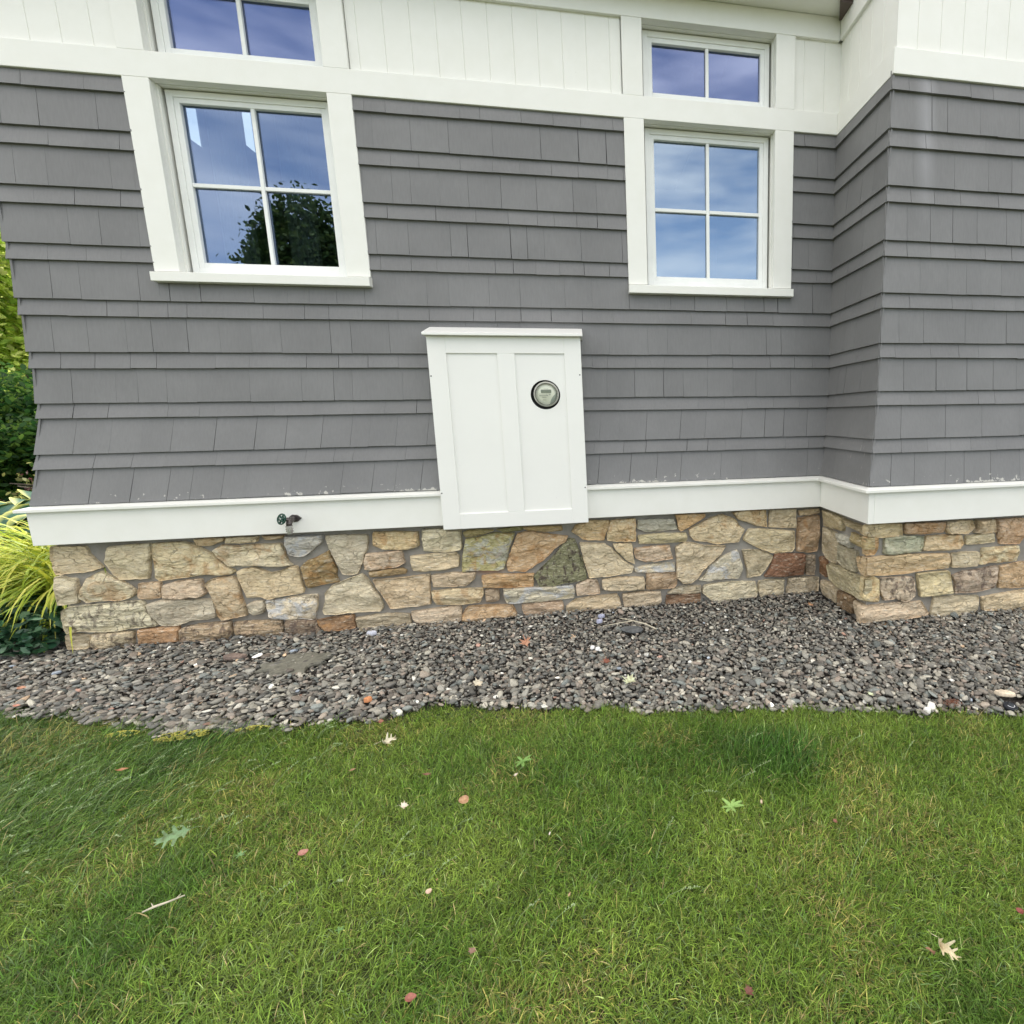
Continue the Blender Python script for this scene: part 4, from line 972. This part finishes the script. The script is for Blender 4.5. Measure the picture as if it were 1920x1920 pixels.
leaf('fallen_leaf', 'dark red leaf cut by the right edge of the picture', (.984, -2.40, GZ + .008), 0.021, (150, 62, 50), OVAL, .3, .3, .4, stem=False)
leaf('fallen_leaf', 'small rust red leaf at the edge of the lawn left of centre', (-.838, -1.205, GZ + .008), 0.027, (168, 96, 68), MAPLE, .2, .4, .5, (.3, .1), stem=False)
leaf('fallen_leaf', 'small pale pink scrap in the long grass near the upper left edge', (-1.636, -1.155, GZ + .02), 0.018, (222, 196, 172), LONG, 1.5, .5, .6, (.6, .2), stem=False)
leaf('fallen_leaf', 'narrow orange brown leaf in the long grass at the upper left', (-1.612, -1.355, GZ + .02), 0.037, (190, 122, 72), LONG, .5, .3, .4, (.3, .2), stem=False)
leaf('fallen_leaf', 'narrow brown leaf in the grass below the rust red leaf', (-.829, -1.50, GZ + .006), 0.026, (170, 124, 82), LONG, .6, .4, .4, stem=False)
leaf('fallen_leaf', 'dull brown leaf half hidden in the grass above the tan oval leaf', (-.568, -1.575, GZ + .004), 0.032, (140, 92, 62), LONG, -.1, .4, .5, stem=False)
leaf('fallen_leaf', 'pale tan sliver right of the light green weed', (.497, -1.935, GZ + .010), 0.028, (212, 186, 146), LONG, 1.3, .5, .5, (.4, .2), stem=False)
leaf('fallen_leaf', 'dusty brown crumpled leaf near the bottom middle', (-.296, -2.24, GZ + .004), 0.022, (158, 116, 92), MAPLE, 1.3, .6, .5, stem=False)
leaf('fallen_leaf', 'small tan curl in the lower middle of the lawn', (-.082, -2.14, GZ + .006), 0.017, (186, 146, 98), LONG, 1.2, .5, .6, stem=False)
leaf('fallen_leaf', 'orange curled maple leaf on the gravel below the cabinet', (-.34, -.535, .040), 0.077, (206, 140, 100), MAPLE, -1.2, .7, .8, (.4, .5))
leaf('fallen_leaf', 'pale green star shaped leaf on the gravel right of centre', (.167, -1.065, .038), 0.074, (206, 214, 160), MAPLE, -.6, .3, .5, (.2, .1))
leaf('fallen_leaf', 'small pale green leaf on the gravel edge towards the right', (1.176, -1.405, .038), 0.032, (206, 220, 164), MAPLE, .4, .3, .5)
leaf('fallen_leaf', 'pale cream leaf on the gravel between two orange specks', (-.516, -.955, .038), 0.055, (222, 206, 172), MAPLE, .8, .7, .7, (.4, .1))
leaf('fallen_leaf', 'flat orange leaf on the gravel at the far left', (-2.61, -.530, .036), 0.032, (204, 134, 94), OVAL, .1, .2, .3, stem=False)
leaf('fallen_leaf', 'salmon leaf at the lawn edge in the left corner', (-2.47, -.715, .036), 0.023, (214, 130, 100), OVAL, .2, .2, .3, stem=False)
leaf('fallen_leaf', 'rust coloured leaf on the gravel right of the orange maple leaf', (.073, -.855, .036), 0.051, (150, 76, 50), MAPLE, .2, .6, .5)
leaf('fallen_leaf', 'orange leaf on the gravel in the corner by the return wall', (1.381, -.345, .038), 0.045, (214, 150, 96), MAPLE, .5, .5, .6)

def weed(name, label, loc, n, L, c, seed):
    rd = random.Random(seed); r = tag(empty(name, loc), label, 'weed'); g = simple(name + '_green', lin(c), .5, .2, 120)
    for k in range(n):
        a = k * 2.4 + rd.uniform(-.3, .3); l = L * rd.uniform(.7, 1.1); w = l * .15; el = rd.uniform(.2, .6); vs = []
        for t in np.linspace(0, 1, 7):
            ww = w * math.sin(math.pi * min(1, t * .9 + .08)) ** .8; d = t * l; z = d * math.sin(el) * (1 - .45 * t) + .004
            for s_ in (-1, 0, 1): vs.append((math.cos(a) * d - math.sin(a) * ww * s_, math.sin(a) * d + math.cos(a) * ww * s_, z + abs(s_) * ww * .35))
        mb = MB(); mb.add([(Vector(v) + Vector(loc)) for v in vs], [(3 * i + j, 3 * i + j + 1, 3 * i + j + 4, 3 * i + j + 3) for i in range(6) for j in (0, 1)]); mb.build('leaf', g, r, smooth=True)
weed('rosette_weed', 'small bright green weed near the top middle of the lawn', (-.255, -1.565, .035), 8, .036, (116, 152, 78), 1)
weed('rosette_weed', 'broad light green weed right of the middle of the lawn', (.402, -1.93, .040), 9, .038, (134, 166, 90), 2)
weed('clover', 'small clover right of the green oak leaf', (-.985, -1.835, .045), 7, .014, (108, 142, 88), 3)
weed('clover', 'tiny clover in the lower left half of the lawn', (-.62, -2.12, .035), 7, .014, (100, 136, 74), 4)

# yellow moss on the lawn edge
mb = MB(); rd = random.Random(9)
for cx_, cy_, rx_, ry_, n_ in ((-1.615, -1.045, .10, .034, 1700), (-1.86, -.985, .06, .02, 420), (-1.36, -1.055, .07, .02, 420)):
    for k in range(n_):
        a = rd.uniform(0, 6.28); r = math.sqrt(rd.random()); b = Vector((cx_ + math.cos(a) * r * rx_, cy_ - .035 + math.sin(a) * r * ry_, .012 + .012 * (1 - r * r)))
        s_ = rd.uniform(.0015, .004); t = rd.uniform(0, 6.28)
        if noise.noise(b * 45) < -.02: continue
        mb.add([b + Vector((math.cos(t) * s_, math.sin(t) * s_, 0)), b + Vector((math.cos(t + 2.1) * s_, math.sin(t + 2.1) * s_, rd.uniform(0, .003))), b + Vector((math.cos(t + 4.2) * s_, math.sin(t + 4.2) * s_, rd.uniform(0, .004)))], [(0, 1, 2)])
tag(mb.build('moss', simple('yellow_moss', lin((172, 168, 82)), .9, .3, 90)), 'yellow moss patches along the lawn edge at left', 'moss', kind='stuff')

# ---------------------------------------------------------------- lawn
def grass(n, x0, x1, ylo, seed):
    r = np.random.default_rng(seed)
    X = r.uniform(x0, x1, n); Yf = r.uniform(0, 1, n); e = edge(X) + .015
    Y = ylo + (e - ylo) * Yf
    return X, Y
def make_grass():
    parts = []
    for n, x0, x1, ylo, yhi, seed in ((520000, -2.7, 2.2, -2.75, None, 1), (50000, -4.5, 4.5, -4.2, -2.5, 2), (30000, 1.9, 4.6, -2.9, None, 3), (60000, -4.4, -2.5, -2.7, None, 4)):
        r = np.random.default_rng(seed); X = r.uniform(x0, x1, n); e = edge(X) - .022 if yhi is None else np.full(n, yhi); Y = ylo + (e - ylo) * r.uniform(0, 1, n); parts.append((X, Y))
    X = np.concatenate([p[0] for p in parts]); Y = np.concatenate([p[1] for p in parts])
    # only what the picture or a nearby view can show: thin out the outer corners
    r = np.random.default_rng(77); kp = r.uniform(size=len(X)) < np.clip(.25 + 1.5 * (fbm(X * 38, Y * 38, 90) - .15), .2, 1); X, Y = X[kp], Y[kp]; n = len(X)
    ed = edge(X) - Y                                   # distance from the bed
    long_ = np.clip((-1.15 - X) / .35, 0, 1) * np.clip((1.75 + Y) / .3 + .5, 0, 1) * .8
    dk = np.exp(-(((X - .66) / .17) ** 2 + ((Y + 1.66) / .16) ** 2)); dk2 = np.exp(-(((X - .95) / .5) ** 2 + ((Y + 1.72) / .16) ** 2)) * .22
    lush = fbm(X * 2.6, Y * 2.6, 3); fine = fbm(X * 14, Y * 14, 8); dry = fbm(X * 3.4 + 9, Y * 3.4, 21)
    rim = np.exp(-np.clip(ed, 0, 1) / .05)
    H = .026 + .020 * lush + .016 * (fine - .3) + .034 * long_ + .055 * dk + .02 * dk2 + .012 * rim
    L = H * r.uniform(.65, 1.35, n)
    tall = r.uniform(size=n) < .006; L[tall] *= 1.4
    # lean: slow swirls plus scatter
    fa = fbm(X * 2.1, Y * 2.1, 40) * 9 + fbm(X * 7, Y * 7, 41) * 3; a = fa + r.normal(0, 1.9, n)
    a = np.where(long_ > .4, .25 + r.normal(0, .8, n), a)
    lean = np.clip(r.normal(1.0, .42, n) + .35 * long_ - .15 * dk, .05, 1.6)
    W = r.uniform(.0005, .0011, n) * np.where(r.uniform(size=n) < .10, 1.5, 1) * (1 + .5 * dk + .2 * long_)
    dx, dy = np.cos(a), np.sin(a); px, py = -dy, dx
    tw = r.uniform(-.9, .9, n); px2 = px * np.cos(tw) + dx * np.sin(tw); py2 = py * np.cos(tw) + dy * np.sin(tw)
    V = np.zeros((n, 7, 3), np.float32)
    for i, (t, w) in enumerate(((0, .85), (.4, 1.0), (.75, .7), (1.0, 0))):
        ang = lean * (.35 + .9 * t); s = np.sin(ang) * L * t; h = np.cos(np.minimum(ang, 1.45)) * L * t
        if w:
            V[:, 2 * i, 0] = X + dx * s - px2 * W * w; V[:, 2 * i, 1] = Y + dy * s - py2 * W * w; V[:, 2 * i, 2] = h
            V[:, 2 * i + 1, 0] = X + dx * s + px2 * W * w; V[:, 2 * i + 1, 1] = Y + dy * s + py2 * W * w; V[:, 2 * i + 1, 2] = h
        else:
            V[:, 6, 0] = X + dx * s; V[:, 6, 1] = Y + dy * s; V[:, 6, 2] = h
    V[..., 2] += (-.022 + (fbm(X * 1.7, Y * 1.7, 60) - .5) * .018)[:, None]
    b = (np.arange(n) * 7)[:, None]
    T = np.concatenate([b + np.array([[0, 1, 3]]), b + np.array([[0, 3, 2]]), b + np.array([[2, 3, 5]]), b + np.array([[2, 5, 4]]), b + np.array([[4, 5, 6]])], 0)
    g1 = np.array(lin((94, 134, 50))[:3]); g2 = np.array(lin((128, 150, 64))[:3]); g3 = np.array(lin((72, 112, 44))[:3]); gy = np.array(lin((186, 178, 104))[:3]); gb = np.array(lin((118, 140, 104))[:3]); gd = np.array(lin((190, 172, 128))[:3])
    k = np.clip(lush * 1.6 - .35 + r.normal(0, .28, n), 0, 1)[:, None]
    C = g2 * (1 - k) + g1 * k
    kd = np.clip(np.maximum(dk * 1.1 + dk2, long_ * .75) + (lush > .6) * .15 + r.normal(0, .15, n), 0, 1)[:, None]
    C = C * (1 - kd) + g3 * kd
    pb = r.uniform(size=n); blu = pb < .06 + .10 * long_; C[blu] = C[blu] * .3 + gb * .7; hi = r.uniform(size=n) < .03; C[hi] = C[hi] * .3 + np.array(lin((176, 192, 128))[:3]) * .75
    py_ = np.clip((dry - .52) * .9, 0, .25) + .02 + .08 * rim * (X < -1) ; yel = r.uniform(size=n) < py_; C[yel] = gy * r.uniform(.6, 1, (yel.sum(), 1))
    ded = r.uniform(size=n) < .015 + .10 * np.clip((dry - .55) * 3, 0, 1); C[ded] = gd * r.uniform(.5, 1, (ded.sum(), 1))
    C = C * np.clip(np.exp(r.normal(0, .46, (n, 1))), .3, 1.9) * 1.06
    C = C * np.array([.98, .98, .90]) * (1.08 - .26 * np.clip(lush * 1.5 - .25, 0, 1) - .14 * fine)[:, None]
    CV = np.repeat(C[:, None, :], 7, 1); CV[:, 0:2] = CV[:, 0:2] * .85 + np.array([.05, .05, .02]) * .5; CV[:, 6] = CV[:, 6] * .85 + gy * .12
    return V.reshape(-1, 3), T, CV.reshape(-1, 3)
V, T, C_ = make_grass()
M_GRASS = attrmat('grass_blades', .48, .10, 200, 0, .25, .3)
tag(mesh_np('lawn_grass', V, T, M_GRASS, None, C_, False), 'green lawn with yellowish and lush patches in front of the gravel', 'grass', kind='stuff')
del V, T, C_
# seed stalks in the long grass
mb = MB(); rd = random.Random(12)
for k in range(90):
    x = rd.uniform(-2.1, -1.0); y = rd.uniform(-1.75, -1.15)
    if k > 70: x = rd.uniform(-.9, 1.6); y = rd.uniform(-2.2, -1.6)
    a = rd.uniform(-.6, 1.0); L = rd.uniform(.06, .12); p = [Vector((x + math.cos(a) * L * t * (.35 + .6 * t), y + math.sin(a) * L * t * (.35 + .6 * t), L * t * (1 - .38 * t))) for t in (0, .35, .7, 1)]
    mb.tube(p, [.0007, .0006, .0005, .0003], 3)
    for q in range(12):
        t = .62 + .38 * q / 12; b = p[2].lerp(p[3], (t - .62) / .38) ; d = Vector((rd.uniform(-1, 1), rd.uniform(-1, 1), rd.uniform(0, 1))).normalized() * .006; s_ = Vector((-d.y, d.x, 0)).normalized() * .0014 if abs(d.x) + abs(d.y) > 1e-4 else Vector((.001, 0, 0)); mb.add([b, b + d * .5 + s_, b + d, b + d * .5 - s_], [(0, 1, 2, 3)])
tag(mb.build('seed_heads', simple('seed_head_green', lin((150, 168, 122)), .7, .2, 90)), 'pale seed heads standing among the long grass', 'grass', kind='stuff')

# ---------------------------------------------------------------- plants beyond the left corner
def strips(blades, segs=6):
    """blades: (base, dir, length, width, arch, colour)"""
    V = []; F = []; Cc = []
    for (b, a, L, w, el, dr, c, mid) in blades:
        k0 = len(V); dx, dy = math.cos(a), math.sin(a); px, py = -dy, dx; x, y, z = b; ang = el; pts = []
        for s in range(segs + 1):
            t = s / segs; ww = w * (1 - t) ** .6 * (1 if t > .1 else .7)
            V.append((x - px * ww, y - py * ww, z)); V.append((x + px * ww, y + py * ww, z)); cc = c; Cc += [cc, cc]
            st = L / segs; x += dx * math.cos(ang) * st; y += dy * math.cos(ang) * st; z = z + math.sin(ang) * st; ang -= dr / segs
        for s in range(segs): F.append((k0 + 2 * s, k0 + 2 * s + 1, k0 + 2 * s + 3, k0 + 2 * s + 2))
    return np.array(V), np.array(F), np.array(Cc)
M_GOLD = attrmat('golden_grass_blades', .5, .12, 60, 0, .40, .3)
def golden(loc, n, h, label, seed):
    rd = random.Random(seed); root = tag(empty('forest_grass', loc), label, 'ornamental grass', 'golden grass clumps beside the house'); bl = []
    for k in range(n):
        a = rd.uniform(0, 6.28); r = abs(rd.gauss(0, .10)); c = lin(rd.choice([(206, 210, 84), (190, 202, 78), (222, 220, 110), (168, 190, 70), (150, 172, 64)]))
        bl.append(((loc[0] + math.cos(a) * r, loc[1] + math.sin(a) * r, rd.uniform(0, .1)), a + rd.gauss(0, .5), h * rd.uniform(.8, 1.5), rd.uniform(.009, .015), rd.uniform(1.0, 1.5), rd.uniform(1.6, 2.9), c[:3], 0))
    v, f, c = strips(bl, 8); mesh_np('blades', v, f, M_GOLD, root, c)
golden((-3.18, .62, 0), 620, .66, 'golden grass clump nearest the corner of the house', 1)
golden((-3.52, .95, 0), 620, .70, 'golden grass clump left of the nearest one, cut by the picture edge', 2)
golden((-3.40, 1.55, 0), 560, .72, 'golden grass clump behind the two nearer ones', 3)
golden((-4.05, 1.50, 0), 360, .74, 'golden grass clump furthest left, just outside the picture', 4)
# hostas with yellow margins
def hosta(loc, n, L, label, seed):
    rd = random.Random(seed); root = tag(empty('hosta', loc), label, 'hosta'); gm = attrmat('hosta_leaf', .45, .1, 40, 0, .2); V = []; F = []; Cc = []
    for k in range(n):
        a = k * 2.4 + rd.uniform(-.3, .3); l = L * rd.uniform(.75, 1.15); el = rd.uniform(.35, 1.1); b = Vector(loc) + Vector((0, 0, .02)); st = l * .9
        p0_ = b + Vector((math.cos(a) * math.cos(el + .3), math.sin(a) * math.cos(el + .3), math.sin(el + .3))) * st; k0 = len(V); ang = el * .6; x = p0_.copy(); nv = 7
        for s in range(9):
            t = s / 8; w = l * .36 * math.sin(math.pi * (t * .88 + .06)) ** .7
            for q in range(nv):
                u = q / (nv - 1) * 2 - 1; V.append(tuple(x + Vector((-math.sin(a), math.cos(a), 0)) * w * u + Vector((0, 0, 1)) * (abs(u) ** 1.5 * w * .32)))
                g = (44, 92, 70) if abs(u) < .78 and t < .93 else (206, 206, 120); Cc.append(lin(g)[:3])
            x = x + Vector((math.cos(a) * math.cos(ang), math.sin(a) * math.cos(ang), math.sin(ang))) * l / 8; ang -= .24
        for s in range(8):
            for q in range(nv - 1): F.append((k0 + s * nv + q, k0 + s * nv + q + 1, k0 + (s + 1) * nv + q + 1, k0 + (s + 1) * nv + q))
    mesh_np('leaves', np.array(V), np.array(F), gm, root, np.array(Cc), True)
hosta((-4.25, 1.95, .18), 40, .34, 'blue green hosta with yellow leaf margins behind the golden grass', 1)
hosta((-4.9, 2.4, .15), 40, .38, 'second variegated hosta further back to the left', 2)
# curtains hanging inside the left window
def curtain(x0, x1, z0, z1, label):
    vs = []; n_ = 60
    for i in range(n_ + 1):
        t = i / n_; x = x0 + (x1 - x0) * t; y = .34 + .018 * math.sin(t * 38) + .006 * math.sin(t * 91)
        vs += [(x, y, z0), (x, y, z1)]
    mb = MB(); mb.add(vs, [(2 * i, 2 * i + 2, 2 * i + 3, 2 * i + 1) for i in range(n_)]); tag(mb.build('curtain', simple('pale_curtain', (.62, .64, .66, 1), .9, .05), smooth=True), label, 'curtain', 'curtains behind the left tall window')
curtain(-1.975, -1.80, 1.95, 3.0, 'pale gathered curtain at the left side of the left tall window')
curtain(-1.63, -1.47, 1.95, 3.0, 'narrow pale curtain behind the middle bar of the left tall window')
# small-leaved ground cover
def leaf_cloud(pts, size, cols, seed, elong=1.8, up=.3):
    r = np.random.default_rng(seed); n = len(pts); nrm = r.normal(size=(n, 3)); nrm[:, 2] = np.abs(nrm[:, 2]) + up; nrm /= np.linalg.norm(nrm, axis=1)[:, None]
    t = r.normal(size=(n, 3)); t -= (t * nrm).sum(1)[:, None] * nrm; t /= np.linalg.norm(t, axis=1)[:, None]; b = np.cross(nrm, t); s = size * r.uniform(.6, 1.3, n)[:, None]
    V = np.zeros((n, 6, 3)); sh = [(-1, 0), (-.3, .5), (.45, .42), (1, 0), (.45, -.42), (-.3, -.5)]
    for i, (a, c) in enumerate(sh): V[:, i] = pts + t * s * a * elong / 2 + b * s * c + nrm * s * (.18 * abs(c))
    F = np.arange(n * 6).reshape(n, 6); ci = r.integers(0, len(cols), n); C = np.array([lin(c)[:3] for c in cols])[ci] * r.uniform(.65, 1.15, (n, 1)); return V.reshape(-1, 3), F, np.repeat(C, 6, 0)
M_LEAF = attrmat('tree_leaves', .5, .1, 20, 0, .58, .35); M_DKLEAF = attrmat('groundcover_leaves', .38, .12, 50, 0, .12, .45)
r = np.random.default_rng(31); n = 7500
gx_ = r.uniform(-4.4, -2.86, n); gy_ = r.uniform(-.10, .75, n) ; k = (gy_ > -.10 + .05 * np.sin(gx_ * 9)) & ((gx_ < -2.90) | (gy_ > .02)); gx_, gy_ = gx_[k], gy_[k]
ht = .25 * np.clip((gy_ + .16) / .16, .25, 1) * np.clip((-2.80 - gx_) / .12, .4, 1) * (.7 + .5 * fbm(gx_ * 6, gy_ * 6, 2)); gz_ = ht * r.uniform(.25, 1.05, len(gx_))
v, f, c = leaf_cloud(np.stack([gx_, gy_, gz_], 1), .028, [(58, 98, 68), (68, 110, 76), (44, 80, 58), (96, 130, 98)], 4, 2.0, .8)
tag(mesh_np('ground_cover', v, f, M_DKLEAF, None, c), 'dark green glossy ground cover at the foot of the golden grass', 'ground cover', kind='stuff')
def shrub(loc, rad, n, cols, label, seed, size=.05, cat='shrub', name='shrub', trunk=True):
    root = tag(empty(name, loc), label, cat); r = np.random.default_rng(seed); lob = []
    for k in range(9): d = r.normal(size=3); d /= np.linalg.norm(d); lob.append((np.array([d[0] * rad[0], d[1] * rad[1], d[2] * rad[2]]) * .55, r.uniform(.4, .62)))
    P = []
    for c0_, s_ in lob:
        m = n // 9; d = r.normal(size=(m, 3)); d /= np.linalg.norm(d, axis=1)[:, None]; rr = r.uniform(.45, 1, (m, 1)) ** .5; q = d * rr * s_ * np.array(rad) * (1 + .25 * r.normal(size=(m, 1)) * .5) + c0_; P.append(q)
    P = np.concatenate(P) + np.array(loc) + np.array([0, 0, rad[2] * 1.05]); nn_ = fbm(P[:, 0] * 3.1 / max(rad[0], .5) * 1.5 + P[:, 2] * 2, P[:, 1] * 3 + P[:, 2] * 3, seed); P = P[nn_ > .36]; P = P[P[:, 2] > .05]
    v, f, c = leaf_cloud(P, size, cols, seed); mesh_np('foliage', v, f, M_LEAF, root, c)
    if trunk:
        mb = MB(); L = Vector(loc); mb.tube([L, L + Vector((.05, 0, rad[2] * .5)), L + Vector((.0, .05, rad[2] * 1.1)), L + Vector((.1, 0, rad[2] * 1.6))], [rad[0] * .06, rad[0] * .05, rad[0] * .04, rad[0] * .015], 9)
        for k in range(6):
            a = k * 1.05; h_ = rad[2] * (.55 + .12 * k); p = L + Vector((.03, 0, h_)); mb.tube([p, p + Vector((math.cos(a) * rad[0] * .35, math.sin(a) * rad[1] * .35, rad[2] * .25)), p + Vector((math.cos(a) * rad[0] * .7, math.sin(a) * rad[1] * .7, rad[2] * .35))], [rad[0] * .03, rad[0] * .02, rad[0] * .008], 6)
        mb.build('trunk', M_BARK, root, smooth=True)
M_BARK = simple('bark', (.085, .07, .055, 1), .9, .3, 25, .01)
shrub((-5.3, 3.2, 0), (.65, .55, .50), 5200, [(86, 52, 52), (96, 62, 56), (168, 172, 96), (70, 42, 44), (110, 112, 64)], 'low dark red and yellow shrub behind the hostas', 3, .030)
GR = [(206, 224, 108), (186, 212, 98), (216, 228, 128), (140, 172, 78), (226, 232, 150)]; DG = [(66, 108, 52), (50, 90, 46), (90, 130, 60), (122, 158, 74)]  # GR leaf colours raised to put sunlight into the trees
shrub((-7.2, 4.9, 0), (1.3, 1.2, 1.18), 28000, DG, 'dark green rounded bush beyond the golden grass', 5, .045, trunk=False)
shrub((-9.6, 7.4, 0), (1.9, 1.7, 2.6), 26000, GR, 'sunlit light green tree rising behind the dark bush', 6, .075, 'tree', 'tree')
shrub((-6.6, 8.6, 0), (1.6, 1.6, 3.0), 20000, GR, 'sunlit tree further back beside the house', 7, .075, 'tree', 'tree')
shrub((-12.5, 11.5, 0), (3.2, 2.6, 3.6), 14000, GR + DG, 'broad tree in the distance at the left', 8, .16, 'tree', 'tree')
# trees across the lawn, seen only mirrored in the left window
shrub((-8.9, -18.5, 0), (3.5, 2.6, 4.75), 110000, [(84, 104, 48), (66, 90, 40), (104, 118, 58), (50, 72, 34)], 'tall oak across the lawn, mirrored in the left window', 12, .10, 'tree', 'tree')
